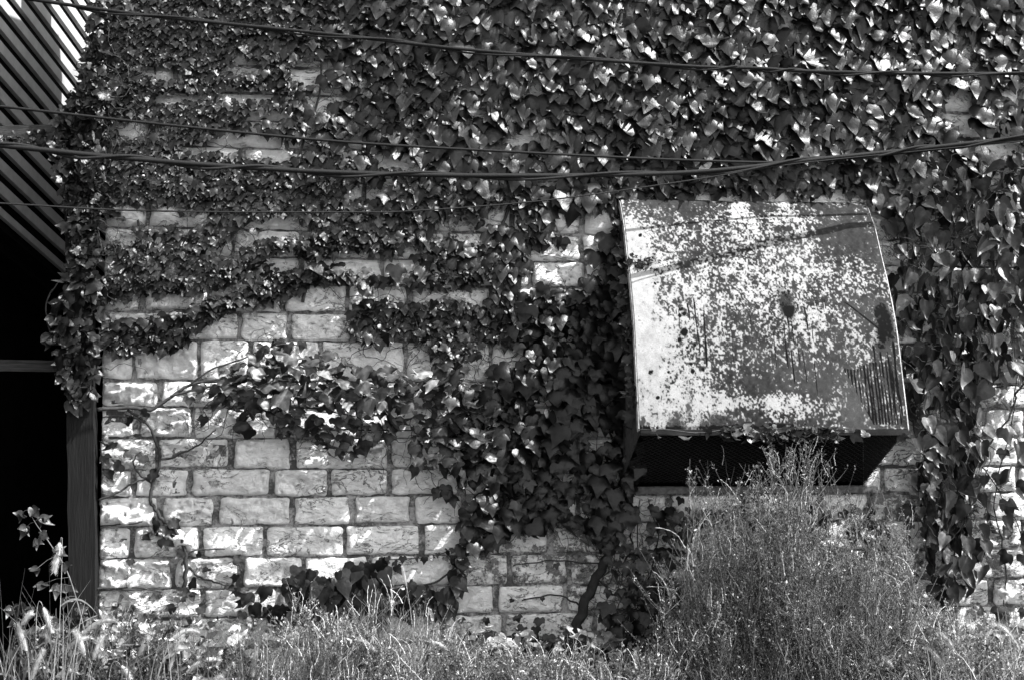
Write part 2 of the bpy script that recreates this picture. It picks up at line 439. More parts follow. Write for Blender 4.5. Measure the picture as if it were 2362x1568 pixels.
for cu, v0, v1, wd in ((.565, .6, .80, .0034), (.580, .56, .86, .003), (.592, .6, .72, .003), (.606, .66, .80, .0022), (.625, .52, .58, .0035), (.655, .53, .66, .0032), (.672, .60, .70, .0025), (.90, .68, .83, .005), (.927, .70, .84, .0045), (.955, .70, .97, .004), (.978, .66, .98, .004),
                       (.235, .5, .75, .0026), (.262, .56, .80, .0034), (.205, .52, .62, .003), (.70, .50, .58, .002), (.735, .5, .57, .003), (.80, .55, .60, .004), (.56, .5, .55, .004), (.17, .50, .66, .002), (.52, .62, .8, .0018), (.63, .7, .86, .0018), (.67, .74, .9, .0018), (.36, .6, .8, .0015), (.44, .55, .7, .0015)):
    uc = cu + .010 * (vnoise(VV * 9, VV * 0 + cu * 50, 2) - .5) + .02 * (VV - v0) * (cu > .55)
    ww_ = wd * (.5 + 1.0 * vnoise(VV * 30, VV * 0 + cu * 90, 4))
    dk = np.maximum(dk, cut(np.exp(-((U - uc) / ww_) ** 2) * sstep(v0, v0 + .02, VV) * sstep(v1, v1 - .05, VV) - .45 + .35 * rough_, -.05, .15))
diag = np.abs((U - .86) - (VV - .56) * 1.1); dk = np.maximum(dk, cut(np.exp(-(diag / .008) ** 2) * (VV > .52) * (VV < .66) - .5 + .3 * rough_))
for cu, cv, rr in ((.183, .645, .015), (.165, .67, .009), (.05, .79, .010), (.07, .885, .008), (.17, .58, .007), (.2, .76, .007), (.115, .79, .006), (.19, .70, .006), (.09, .45, .006), (.055, .24, .008), (.13, .83, .006), (.22, .69, .007), (.245, .78, .008), (.205, .785, .010), (.18, .555, .008), (.19, .57, .010)):
    di = np.sqrt((U - cu) ** 2 + ((VV - cv) * .95) ** 2) / rr
    dk = np.maximum(dk, cut(1.0 - di + .5 * n3 + .2 * n4, .0, .3))
dk = np.maximum(dk, cut(blob(.06, .355, .06, .025, 3) - .62 + .6 * rough_ + .2 * n2))
dk = np.maximum(dk, cut(sstep(.90, .99, VV) * sstep(.55, .2, U) * .8 - .55 + .5 * n2 + .4 * rough_) * .9)
dk = np.maximum(dk, cut(sstep(.965, .995, VV) * sstep(.68, .5, U) - .6 + .4 * n2 + .4 * rough_))
dk = np.maximum(dk, cut(blob(.185, .88, .025, .09, 2) * .8 - .6 + .5 * n2 + .5 * rough_) * .85)
dk = np.maximum(dk, cut(-.92 + .45 * n2 + .5 * n3 + .3 * n4 + .25 * blob(.2, .75, .3, .25)) * .7)
tone = tone * (1 - dk) + .003 * dk
V = np.stack([X, Yv, Zv], -1).reshape(-1, 3)
i = np.arange(NU - 1)[:, None] * NV + np.arange(NV - 1)[None]
Q = np.stack([i, i + 1, i + NV + 1, i + NV], -1).reshape(-1, 4)
# give it a thin inner skin
V2 = V.copy(); V2[:, 1] += .010; V2[:, 2] -= .006
nV = len(V)
rim = []
for a_, b_ in [((NU - 1) * 0 + k_, k_ + 1) for k_ in range(NV - 1)]: rim.append((a_, b_, b_ + nV, a_ + nV))
base_ = (NU - 1) * NV
for k_ in range(NV - 1): rim.append((base_ + k_ + 1, base_ + k_, base_ + k_ + nV, base_ + k_ + 1 + nV))
for k_ in range(NU - 1): rim.append((k_ * NV + NV - 1, (k_ + 1) * NV + NV - 1, (k_ + 1) * NV + NV - 1 + nV, k_ * NV + NV - 1 + nV))
o = mk('hood_cover', np.vstack([V, V2]), [Q, Q[:, ::-1] + nV, np.array(rim)], M['flake'], None, True, {'tone': np.concatenate([tone.ravel(), np.full(nV, .05)])})
under(o, hood)
# cheeks
zb = P(1440, 1115)[2]
for side, (xa, xb) in enumerate(((HL0, HL1), (HR0, HR1))):
    c = MB(); sg = -1 if side == 0 else 1
    K = 60; d_ = np.interp(np.linspace(0, 1, K), s_, pl[:, 0]); z_ = np.interp(np.linspace(0, 1, K), s_, pl[:, 1])
    outer = [(xa + (xb - xa) * (k_ / (K - 1)), -d_[k_] + .004, z_[k_] - .006) for k_ in range(K)]
    zl = z_[-1]
    inner = []
    for k_ in range(K):
        t = k_ / (K - 1)
        inner.append((outer[k_][0], -.005, zb if t > .0 else zb))
    V = []; 
    for k_ in range(K):
        o_ = outer[k_]
        zbk = zb + (zl - zb) * (d_[k_] / d_[-1])
        V += [(o_[0], o_[1], o_[2]), (o_[0], o_[1], min(o_[2], zbk))]
    Vn = np.array(V); Vn2 = Vn + np.array([sg * -.012, 0, 0])
    Q = [(2 * k_, 2 * k_ + 1, 2 * k_ + 3, 2 * k_ + 2) for k_ in range(K - 1)]
    Q = np.array(Q)
    c.add(np.vstack([Vn, Vn2]), np.vstack([Q, Q[:, ::-1] + len(Vn), [(2 * k_, 2 * k_ + 2, 2 * k_ + 2 + len(Vn), 2 * k_ + len(Vn)) for k_ in range(K - 1)], [(2 * k_ + 3, 2 * k_ + 1, 2 * k_ + 1 + len(Vn), 2 * k_ + 3 + len(Vn)) for k_ in range(K - 1)]]), a=.07)
    # turned flange along the curved edge
    fl = MB()
    off = sg * .006
    for dd in (0,):
        A_ = np.array(outer)
        t_ = np.gradient(A_[:, 1:], axis=0); t_ /= np.linalg.norm(t_, axis=1)[:, None]
        nrm = np.stack([t_[:, 1], -t_[:, 0]], 1)
        if nrm[10, 0] < 0: nrm = -nrm        # points back to the wall
        B_ = A_.copy(); B_[:, 1] += nrm[:, 0] * .055; B_[:, 2] += nrm[:, 1] * .055
        A_[:, 0] += off * 1.5; B_[:, 0] += off * 1.5
        C_ = B_.copy(); C_[:, 0] -= off * 1.2; D_ = A_.copy(); D_[:, 0] -= off * 1.2
        VV_ = np.concatenate([A_, B_, C_, D_]); q = []
        for k_ in range(K - 1):
            for r0 in range(4):
                r1 = (r0 + 1) % 4; q.append((r0 * K + k_, r1 * K + k_, r1 * K + k_ + 1, r0 * K + k_ + 1))
        fl.add(VV_, q, a=.6)
    under(c.build('side_cheek', M['stem'], smooth=False), hood)
    under(fl.build('edge_flange', M['stem'], smooth=False), hood)
lip = MB()
lip.box(((HL1 + HR1) / 2, -.748, pl[-1, 1] - .018), ((HR1 - HL1) / 2, .012, .020), a=.035)
under(lip.build('lower_rail', M['black'], smooth=False), hood)
# diamond wire mesh from the lip down to the wall
gm = MB()
G0 = np.array([HL1 + .01, -.735, pl[-1, 1] - .02]); G1 = np.array([HR1 - .01, -.735, pl[-1, 1] - .02]); G2 = np.array([HL0 + .01, -.03, zb + .01])
wid = G1[0] - G0[0]; dv = G2 - G0; Ld = np.linalg.norm(dv); dv /= Ld
nrmv = np.cross(np.array([1.0, 0, 0]), dv)
step = .046
for sgn in (-1, 1):
    k_ = -Ld
    while k_ < wid + Ld:
        x0 = k_; x1 = k_ + sgn * Ld * 1.0
        ts = [0, 1]
        # clip to the panel
        p = []
        for t in np.linspace(0, 1, 25):
            xx = x0 + (x1 - x0) * t
            if 0 <= xx <= wid: p.append((xx, t * Ld))
        if len(p) > 1:
            a_ = G0 + np.array([p[0][0], 0, 0]) + dv * p[0][1]; b_ = G0 + np.array([p[-1][0], 0, 0]) + dv * p[-1][1]
            gm.tube([a_ + nrmv * .002 * sgn, b_ + nrmv * .002 * sgn], .003, 3, a=.025, cap=False)
        k_ += step
under(gm.build('wire_mesh', M['stem']), hood)

# ------------------------------------------------------------------ wooden fence at the wall's corner
pt = P(182, 300, -.10); pb = P(193, 1300, -.10)
fence = thing('wooden_fence', 'old wooden fence post with two rails at the corner of the stone wall', 'fence', (pb[0], -.10, 0))
m = MB()
hwp = .088
K = 30
zs = np.linspace(-.05, P(182, 250, -.1)[2], K)
for k_ in range(1):
    V = []; 
    for z in zs:
        cx_ = pb[0] + (pt[0] - pb[0]) * (z - pb[2]) / (pt[2] - pb[2])
        for (a_, b_) in ((-1, -1), (1, -1), (1, 1), (-1, 1)):
            V.append((cx_ + a_ * (hwp + .004 * random.uniform(-1, 1)), -.10 + b_ * .075, z))
    q = [(4 * i_ + j_, 4 * i_ + (j_ + 1) % 4, 4 * i_ + 4 + (j_ + 1) % 4, 4 * i_ + 4 + j_) for i_ in range(K - 1) for j_ in range(4)]
    q.append((4 * K - 4, 4 * K - 3, 4 * K - 2, 4 * K - 1))
    m.add(V, q, a=.009)
under(m.build('post', M['wood'], smooth=False), fence)
for (ya, yb, tn) in ((308, 300, .06), (843, 843, .045)):
    m = MB()
    a_ = P(-60, ya + 1, -.03); b_ = P(176, yb, -.03)
    hh_ = P(100, ya - 13, -.03)[2] - P(100, ya, -.03)[2]
    pts = [a_ + (b_ - a_) * t for t in np.linspace(0, 1, 12)]
    V = []
    for p in pts:
        j_ = random.uniform(-.004, .004)
        for (s1, s2) in ((-1, -1), (-1, 1), (1, 1), (1, -1)):
            V.append((p[0], p[1] + s1 * .022, p[2] + s2 * hh_ + j_))
    q = [(4 * i_ + j_, 4 * i_ + (j_ + 1) % 4, 4 * i_ + 4 + (j_ + 1) % 4, 4 * i_ + 4 + j_) for i_ in range(11) for j_ in range(4)] + [(0, 3, 2, 1), (44, 45, 46, 47)]
    m.add(V, q, a=tn)
    under(m.build('rail', M['woodh'], smooth=False), fence)

# ------------------------------------------------------------------ slatted neighbour building, running back from the street
sd = np.array([math.tan(math.radians(8.2)), 1.0, -math.tan(math.radians(10.5))]); sd /= np.linalg.norm(sd)
sup = np.array([0, 0, 1.0]); snr = np.cross(sd, sup); snr /= np.linalg.norm(snr)
sup2 = np.cross(snr, sd)
A0 = P(165, 652, 3.0)
shed = thing('slatted_building', 'tall neighbouring building clad in pale slats above a pitch dark opening', 'building', (A0[0], 3.0, 0))
m = MB()
PIT = .178
for k_ in range(0, 40):
    c = A0 + sup2 * (.06 + PIT * k_) + sd * 1.2
    m.box(c, (5.2, 0.045 if k_ else .03, .018), (sd, sup2, snr), a=.62)
under(m.build('slats', M['slat'], smooth=False), shed)
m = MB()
m.box(A0 + sup2 * 3.5 + sd * 1.2 - snr * .17, (5.2, 3.6, .01), (sd, sup2, snr), a=.015)  # near-black sheet in place of the unlit void behind the slat gaps
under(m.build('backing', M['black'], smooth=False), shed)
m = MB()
m.box(A0 + sd * 1.2 - np.array([0, 0, 3.2]) - snr * .55, (9.0, 3.2, .02), (sd, sup2, snr), a=.008)  # near-black sheets painted as the unlit depth of the opening
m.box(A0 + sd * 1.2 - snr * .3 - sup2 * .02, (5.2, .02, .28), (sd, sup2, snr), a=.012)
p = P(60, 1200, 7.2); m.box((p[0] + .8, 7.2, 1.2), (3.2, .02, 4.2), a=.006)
under(m.build('shade_black_wall', M['black'], smooth=False), shed)

# unseen blocks added above the wall top, shaped only to shade the slats
def slat_point(x, y):
    d = _f * FPX + _r * (x - PCX) - _u * (y - PCY)
    t = np.dot(A0 - CAM, snr) / np.dot(d, snr); return CAM + d * t
def roof_point(x, y, z):
    c = slat_point(x, y); c = c + SUN * ((z - c[2]) / SUN[2]); return c
ca, cb = roof_point(50, 60, WTOP + .9), roof_point(108, 60, WTOP + .9)
m = MB(); c1 = (ca + cb) / 2; ex = cb - ca; ex[2] = 0; wl_ = np.linalg.norm(ex); ex /= wl_; ey = np.array([-ex[1], ex[0], 0]); ez = np.array([0, 0, 1.0])
m.box((c1[0], c1[1], WTOP + 1.2), (wl_ / 2, .12, 1.2), (ex, ey, ez), a=.3)
ca, cb = roof_point(-40, 150, WTOP + .3), roof_point(134, 200, WTOP + .3)
c1 = (ca + cb) / 2; ex = cb - ca; ex[2] = 0; wl_ = np.linalg.norm(ex); ex /= wl_; ey = np.array([-ex[1], ex[0], 0])
m.box((c1[0], c1[1], WTOP + .27), (wl_ / 2, .125, .27), (ex, ey, ez), a=.3)
under(m.build('added_shadow_block', M['mortar'], smooth=False), wall)

# ------------------------------------------------------------------ overhead cables
def cable(name_label, pts, Yd, rad, tn=.012, twin=0):
    q = np.array(pts, float)
    # carry the run on past both sides of the picture
    a_ = q[0] + (q[0] - q[1]) / np.linalg.norm(q[1] - q[0]) * 350; b_ = q[-1] + (q[-1] - q[-2]) / np.linalg.norm(q[-1] - q[-2]) * 900
    q = smoothline(np.vstack([a_, q, b_]), 10)
    W = P_arr(q[:, 0], q[:, 1], Yd(q[:, 0]) if callable(Yd) else np.full(len(q), Yd))
    m = MB(); m.tube(W, rad, 7, a=tn)
    if twin:
        ph = np.arange(len(W)) * .55
        W2 = W + np.stack([0 * ph, np.sin(ph) * rad * 1.4, np.cos(ph) * rad * 1.4 - twin], 1)
        m.tube(W2, rad * .6, 6, a=tn * 1.3)
    o = m.build('overhead_cable', M['cable']); tag(o, name_label, 'cable'); return o
c3 = lambda x: -np.maximum(.42, .65 + (1700 - x) * .0006)
c2 = lambda x: -np.maximum(.33, .43 + (1600 - x) * .0004)
c4 = lambda x: c3(x) - .015 - np.maximum(0, 1650 - x) * .0003
cable('thick black cable crossing the very top of the ivy', [(60, -2), (337, 36), (790, 83), (1114, 119), (1576, 153), (1740, 158), (1861, 165), (2080, 170), (2361, 171)], -2.2, .0100, twin=.004)
cable('thin black cable crossing the ivy just above the lower thick cable', [(7, 247), (405, 291), (793, 328), (1180, 351), (1576, 370), (1837, 374), (2100, 352), (2361, 322)], c2, .0090)
cable('thick black sagging cable across the ivy above the metal hood', [(7, 337), (250, 362), (506, 383), (793, 399), (1155, 406), (1576, 399), (1905, 366), (2130, 343), (2361, 317)], c3, .0155, twin=.004)
cable('thinnest black wire running just over the top left of the metal hood', [(7, 470), (337, 487), (793, 490), (952, 487), (1256, 463), (1576, 419), (1780, 386), (1950, 366), (2361, 326)], c4, .0048)

# ------------------------------------------------------------------ leaves
def subdiv(V, T):
    V = list(map(tuple, V)); cache = {}; out = []
    def mid(a, b):
        key = (min(a, b), max(a, b))
        if key not in cache:
            cache[key] = len(V); V.append(tuple((np.array(V[a]) + np.array(V[b])) / 2))
        return cache[key]
    for a, b, c in T:
        ab, bc, ca = mid(a, b), mid(b, c), mid(c, a)
        out += [(a, ab, ca), (ab, b, bc), (ca, bc, c), (ab, bc, ca)]
    return np.array(V), np.array(out)
def ivy_template(lobes=1.0, sub=1):
    L = lobes
    V = [(0, 0, 1), (.20, .13, .2), (.40, .06, .2), (.50, -.12, .2), (.56, -.42 - .06 * L, .9), (.33, -.46 + .04 * L, .1), (.22, -.62, .15), (0, -1.0, 1),
         (-.22, -.62, .15), (-.33, -.46 + .04 * L, .1), (-.56, -.42 - .06 * L, .9), (-.50, -.12, .2), (-.40, .06, .2), (-.20, .13, .2),
         (0, -.30, 1), (0, -.62, 1), (.27, -.22, .9), (-.27, -.22, .9)]
    T = [(0, 1, 16), (1, 2, 16), (2, 3, 16), (3, 4, 16), (4, 5, 16), (5, 14, 16), (0, 16, 14), (5, 6, 15), (5, 15, 14), (6, 7, 15),
         (0, 17, 13), (13, 17, 12), (12, 17, 11), (11, 17, 10), (10, 17, 9), (9, 17, 14), (0, 14, 17), (9, 15, 8), (9, 14, 15), (8, 15, 7)]
    V = np.array(V, float)
    for _ in range(sub): V, T = subdiv(V, T)
    return V, np.array(T)
def heart_template(sub=1):
    V = [(0, 0, 1), (.13, .08, .2), (.33, .07, .2), (.46, -.13, .2), (.37, -.42, .15), (.15, -.76, .15), (.02, -1.08, 1),
         (-.17, -.74, .15), (-.40, -.40, .15), (-.44, -.10, .2), (-.30, .09, .2), (-.12, .08, .2), (0, -.3, 1), (0, -.65, 1), (.22, -.2, .7), (-.22, -.2, .7)]
    T = [(0, 1, 14), (1, 2, 14), (2, 3, 14), (3, 4, 14), (4, 12, 14), (0, 14, 12), (4, 5, 13), (4, 13, 12), (5, 6, 13),
         (0, 15, 11), (11, 15, 10), (10, 15, 9), (9, 15, 8), (8, 15, 12), (0, 12, 15), (8, 13, 7), (8, 12, 13), (7, 13, 6)]
    V = np.array(V, float)
    for _ in range(sub): V, T = subdiv(V, T)
    return V, np.array(T)
TPL = {'ivy': [ivy_template(1.0), ivy_template(.3)], 'ivys': [ivy_template(.6, 0), ivy_template(0, 0)], 'heart': [heart_template(1)], 'hearts': [heart_template(0)]}

class Leaves:
    def __init__(s): s.V = []; s.T = []; s.A = []; s.n = 0
    def add(s, kind, O, size, tilt, yaw, roll, tone, curl, fold=0.0, cup=0.0, lim=-.05):
        """O petiole points; size leaf width; tilt>0 lifts the tip off the wall"""
        O = np.asarray(O, float); Nn = len(O)
        if not Nn: return
        pick = rng.integers(0, len(TPL[kind]), Nn)
        for ti, (Vt, Tt) in enumerate(TPL[kind]):
            I = np.where(pick == ti)[0]
            if not len(I): continue
            u = Vt[:, 0][None]; v = Vt[:, 1][None]; vein = Vt[:, 2][None]
            c = lambda a: (np.broadcast_to(a, Nn)[I])[:, None]
            cu, fo, cp = c(curl), c(fold), c(cup)
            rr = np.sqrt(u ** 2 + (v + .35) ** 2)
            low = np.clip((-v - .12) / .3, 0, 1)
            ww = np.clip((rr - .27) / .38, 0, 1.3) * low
            asym = rng.normal(0, .5, (len(I), 1))
            nn = cu * ww ** 2 * (1 + asym * np.sign(u) * np.minimum(np.abs(u) * 2, 1)) + fo * np.abs(u) - cp * (rr ** 2)  + .008 * rng.normal(0, 1, (len(I), Vt.shape[0]))
            uu_ = u * (1 - .25 * np.abs(fo)) * rng.uniform(.80, 1.10, (len(I), 1)); v = v * rng.uniform(.82, 1.08, (len(I), 1)) + u * rng.normal(0, .13, (len(I), 1)) + rng.normal(0, .006, (len(I), Vt.shape[0]))
            ti_, ya, ro = c(tilt), c(yaw), c(roll)
            # local frame: U right, W up, Nn out
            x = uu_ * np.cos(ro) - v * np.sin(ro); z = uu_ * np.sin(ro) + v * np.cos(ro); y = -nn
            # tilt about X : tip (negative z) goes outwards (-y)
            y2 = y * np.cos(ti_) + z * np.sin(ti_); z2 = z * np.cos(ti_) - y * np.sin(ti_)
            x3 = x * np.cos(ya) - y2 * np.sin(ya); y3 = x * np.sin(ya) + y2 * np.cos(ya)
            S = c(size)
            V = np.stack([x3 * S, y3 * S, z2 * S], -1) + O[I][:, None]
            V[..., 1] = np.minimum(V[..., 1], lim)
            k_ = Vt.shape[0]
            s.V.append(V.reshape(-1, 3)); s.T.append((Tt[None] + (np.arange(len(I)) * k_)[:, None, None] + s.n).reshape(-1, 3))
            tn = .13 * c(tone) * (1 + .8 * (vein > .75) + 12.0 * np.clip(ww - .5, 0, 1) ** 1.3)  # veins paler; lower tips painted much brighter as sun highlights
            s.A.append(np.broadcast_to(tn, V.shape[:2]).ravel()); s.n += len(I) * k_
    def build(s, name, mat, parent=None):
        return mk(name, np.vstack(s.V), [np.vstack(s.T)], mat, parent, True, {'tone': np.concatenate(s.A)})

def scatter(poly, holes, size_fn, pu=.6, pv=.42, thin=None):
    ys_ = [p[1] for p in poly]; xs_ = [p[0] for p in poly]
    y = min(ys_); X = []; Yp = []; S = []
    while y < max(ys_):
        x = min(xs_) + random.uniform(0, 20)
        rowmin = 1e9
        while x < max(xs_):
            s = size_fn(x, y)
            X.append(x + random.uniform(-.25, .25) * s); Yp.append(y + random.uniform(-.28, .28) * s); S.append(s * random.choice([random.uniform(.55, .85), random.uniform(.85, 1.1), random.uniform(.9, 1.3)]))
            x += s * pu; rowmin = min(rowmin, s)
        y += rowmin * pv
    X = np.array(X); Yp = np.array(Yp); S = np.array(S)
    # thin out where leaves are larger than the row pitch asks for
    rm = np.array([size_fn(a, b) for a, b in zip(X, Yp)])
    y_lo = np.array([min(size_fn(q_, b) for q_ in range(int(min(xs_)), int(max(xs_)) + 1, 200)) for b in Yp])
    keep = np.random.default_rng(2).random(len(X)) < y_lo / rm
    keep &= inpoly(X, Yp, poly)
    for h in holes:
        for (a_, b_) in (((0, .62), (-.3, .4), (.3, .4)) if h is HOODP else ((0, .2), (0, .65), (-.28, .35), (.28, .35))):
            keep &= ~inpoly(X + a_ * S, Yp + b_ * S, h)
    if thin is not None: keep &= np.random.default_rng(6).random(len(X)) < thin(X, Yp)
    return X[keep], Yp[keep], S[keep]
PXM = 10.1 / FPX     # metres per picture pixel on the wall
def size_px(x, y):
    s = float(np.interp(x, [150, 520, 700, 850, 1100, 2361], [19, 21, 31, 46, 54, 60]))
    if y > 400 and x < 1250:
        t = min(1, (y - 400) / 80); s = s * (1 - t) + t * float(np.interp(x, [150, 700, 900, 1250], [20, 25, 31, 40]))
    return s

HOODP = [(1436,474),(1996,466),(2030,530),(2062,660),(2100,992),(1480,992)]
HOLES = [HOODP,
 [(545,155),(605,155),(600,190),(575,203),(538,188)], [(680,160),(770,150),(778,180),(720,207),(662,196)], [(320,180),(420,165),(432,196),(340,207)],
 [(325,238),(480,214),(560,208),(690,213),(692,238),(540,243),(340,255)], [(738,210),(795,215),(792,248),(728,275),(715,240)],
 [(270,312),(405,288),(400,310),(330,332),(272,328)], [(425,352),(500,328),(608,316),(612,345),(560,368),(428,368)],
 [(275,488),(440,478),(400,522),(378,548),(308,518),(278,508)], [(232,500),(270,505),(335,562),(232,580)], [(232,592),(275,600),(238,650)],
 [(575,632),(690,580),(700,566),(800,560),(950,592),(945,655),(810,650),(700,655),(600,650)],
 [(858,373),(965,368),(945,402),(858,402)], [(848,412),(985,412),(985,434),(868,438)], [(765,474),(830,438),(925,440),(860,478)],
 [(785,328),(860,323),(862,350),(798,352)], [(968,333),(1045,328),(1042,348)], [(1155,328),(1268,316),(1215,352),(1158,358)],
 [(1098,500),(1185,488),(1195,518),(1128,528)], [(945,523),(1115,523),(1105,580),(1000,566)], [(1270,520),(1400,512),(1405,556),(1330,563),(1278,542)],
 [(1220,588),(1345,572),(1352,630),(1228,638)], [(1188,648),(1355,640),(1300,674),(1188,678)],
 [(640,655),(940,652),(1130,655),(1120,690),(960,688),(830,700),(790,760),(560,775),(540,720),(640,705)],
 [(1130,812),(1170,812),(1188,850),(1122,852)], [(700,90),(735,95),(720,110)], [(380,505),(500,500),(430,560)], [(500,590),(560,540),(590,560),(520,610)],
 [(2170,240),(2220,240),(2210,330),(2175,330)], [(2290,220),(2361,210),(2361,250),(2300,260)]]

for _i, _h in enumerate(HOLES):
    if _h is HOODP: continue
    _m = np.mean(_h, axis=0)
    if _m[1] < 560 and _m[0] < 1100: HOLES[_i] = [(_m[0] + (a - _m[0]) * .86, _m[1] + (b - _m[1]) * .74) for a, b in _h]
def region_leaves(L, poly, holes=(), kind=None, pu=.6, pv=.42, d0=.07, d1=.12, tone=.035, tonev=.3, tilt=.18, tiltv=.2, yawv=.38, rollv=.32, curl=.4, fold=0.0, sfn=size_px, smul=1.0, bright=0.02, thin=None, dv=.05):
    X, Yp, S = scatter(poly, list(holes), sfn, pu, pv, thin)
    n = len(X)
    dep = d0 + d1 * np.clip(fbm(X / 170, Yp / 110, 7, 3) * 1.9 - .45, 0, 1.2) + rng.uniform(0, dv, n)
    dep = dep * np.where((X > 1400) & (X < 2060) & (Yp > 350) & (Yp < 500), .55, 1.0)
    O = P_arr(X, Yp, np.zeros(n)); O[:, 1] = -dep
    size = S * PXM * smul
    tn = tone * np.exp(rng.normal(0, tonev, n)); tn = np.where(rng.random(n) < bright, tn * 3.5, tn)
    args = dict(tilt=rng.normal(tilt, tiltv, n), yaw=rng.normal(0, yawv, n), roll=rng.normal(0, rollv, n), curl=curl * np.exp(rng.normal(0, .4, n)), fold=fold * rng.normal(1, .4, n), cup=rng.uniform(.2, .65, n) if kind != 'heart' else rng.uniform(0, .3, n))
    big = S > 31
    kb, ks = (kind or 'ivy'), (kind or 'ivy') + 's'
    for sel, kd in ((big, kb), (~big, ks)):
        if sel.any():
            L.add(kd, O[sel], size[sel], args['tilt'][sel], args['yaw'][sel], args['roll'][sel], tn[sel], args['curl'][sel], args['fold'][sel], args['cup'][sel])
    return O, size

def tendrils(m, O, nstem, rad, seglen=.035, nseg=16, tn=.05, up=.5, dep=-.055, seed=1):
    q = random.Random(seed)
    for _ in range(nstem):
        p = O[q.randrange(len(O))].copy(); p[1] = dep - q.uniform(0, .03)
        an = q.uniform(-math.pi, 0) if q.random() < up else q.uniform(0, 6.28)
        pts = [p.copy()]
        for k_ in range(nseg):
            an += q.gauss(0, .6)
            p = p + np.array([math.cos(an) * seglen, 0, math.sin(an) * seglen]); p[1] = dep - .03 * q.random()
            pts.append(p.copy())
        if len(pts) > 2 and pts[-1][0] > WL: m.tube(pts, np.linspace(rad, rad * .4, len(pts)), 4, a=tn * q.uniform(.6, 1.5), cap=False)

def stemline(m, pts, w0, w1, dep=-.07, tn=.06, n=8, wob=2.0, sides=7):
    q = smoothline(np.array(pts, float), n)
    q = q + np.stack([(vnoise(np.arange(len(q)) * .7, np.zeros(len(q)), 4) - .5) * wob * 2, (vnoise(np.arange(len(q)) * .7, np.zeros(len(q)), 5) - .5) * wob * 2], 1)
    W = P_arr(q[:, 0], q[:, 1], np.zeros(len(q))); W[:, 1] = dep
    m.tube(W, np.linspace(w0, w1, len(q)) * PXM / 2, sides, a=tn)
    return W

def plant(name, label, cat, base, L, m, group=None, lm='leaf'):
    t = thing(name, label, cat, base, group)
    if L is not None and L.n: under(L.build('foliage', M[lm]), t)
    if m is not None and m.n: under(m.build('stems', M['stem']), t)
    return t

def band(pts, wd):
    q = smoothline(np.array(pts, float), 6); t = np.gradient(q, axis=0); t /= np.linalg.norm(t, axis=1)[:, None]
    nn = np.stack([-t[:, 1], t[:, 0]], 1); wv = np.interp(np.linspace(0, 1, len(q)), np.linspace(0, 1, len(wd)), wd) / 2
    wv = wv * (1 + .5 * (vnoise(np.arange(len(q)) * .8, np.zeros(len(q)), 3) - .5))
    return [tuple(a) for a in q + nn * wv[:, None]] + [tuple(a) for a in (q - nn * wv[:, None])[::-1]]
def bandk(x, y, a):
    b = fbm(x / 150, y / 17, 41, 3)
    w_ = np.clip((1050 - x) / 350, 0, 1) * np.clip((y - 60) / 120, 0, 1)
    return np.where(b < .41 * w_, .05, 1.0) * np.where(x < 760, a, 1.0)
# 1 the great mat over the upper wall
TOP = [(238,-70),(2420,-70),(2420,330),(2300,340),(2200,400),(2140,470),(2060,500),(2030,490),(1995,462),(1432,462),(1412,500),(1420,560),(1370,590),(1310,640),(1240,660),(1180,690),(1110,690),(1080,640),(1040,580),(960,560),(870,560),(800,545),(700,566),(640,600),(560,660),(480,672),(400,672),(300,690),(232,700)]
L = Leaves(); m = MB()
O, _ = region_leaves(L, TOP, HOLES, d0=.075, d1=.05, tone=.035, pu=.56, pv=.42, tilt=.05, curl=.2, thin=lambda x, y: bandk(x, y, .6))
region_leaves(L, TOP, HOLES, d0=.105, d1=.05, dv=.02, tone=.052, pu=.74, pv=.54, tilt=.20, tiltv=.12, yawv=.16, rollv=.17, curl=.34, bright=.02, thin=lambda x, y: bandk(x, y, 1.0))
region_leaves(L, [(1425,395),(1990,390),(2030,430),(2000,466),(1430,470)], [HOODP], d0=.08, d1=.03, dv=.02, tone=.05, pu=.7, pv=.5, tilt=.2, tiltv=.1, yawv=.16, rollv=.17, curl=.34)
# a few old leaves hanging out over bare stone
region_leaves(L, [(700,560),(1000,560),(1120,640),(1000,650),(820,690),(720,620)], [], pu=1.5, pv=1.3, d0=.10, d1=.1, tone=.10, tilt=.35, curl=.4, sfn=lambda x, y: 42, bright=.2)
for bp, bwid in (([(560,590),(640,628),(760,640),(880,646),(1000,644),(1120,640)], [34, 26, 30, 22, 36, 50]), ([(640,560),(740,575),(860,560),(980,588),(1080,600)], [30, 40, 36, 30, 44]), ([(250,655),(330,650),(430,660),(540,640)], [26, 30, 34, 30]), ([(560,415),(700,425),(850,408),(1000,420)], [30, 26, 30, 24]), ([(300,200),(450,206),(560,200),(700,212)], [30, 26, 34, 26])):
    region_leaves(L, band(bp, bwid), [], d0=.08, d1=.05, tone=.04, pu=.52, pv=.38, tilt=.2, sfn=lambda x, y: 23 if x < 800 else 30)
tendrils(m, O, 150, .0028, seed=3)
for pts, w_ in (([(1432,1010),(1418,900),(1424,760),(1408,600),(1416,500),(1400,380),(1440,240),(1420,80),(1450,-60)], 12), ([(2110,420),(2150,240),(2170,130),(2180,-60)], 12), ([(2040,110),(2060,60),(2080,-60)], 14), ([(700,700),(720,560),(690,380),(740,200),(720,-60)], 8), ([(1180,700),(1150,560),(1180,420),(1120,250),(1160,-60)], 9), ([(300,690),(330,560),(300,420),(360,250),(340,-60)], 7)):
    stemline(m, pts, w_, w_ * .5)
plant('climbing_ivy', 'thick mat of dark lobed ivy covering the whole upper wall', 'ivy', (P(1420, 1500)[0], -.06, 0), L, m)

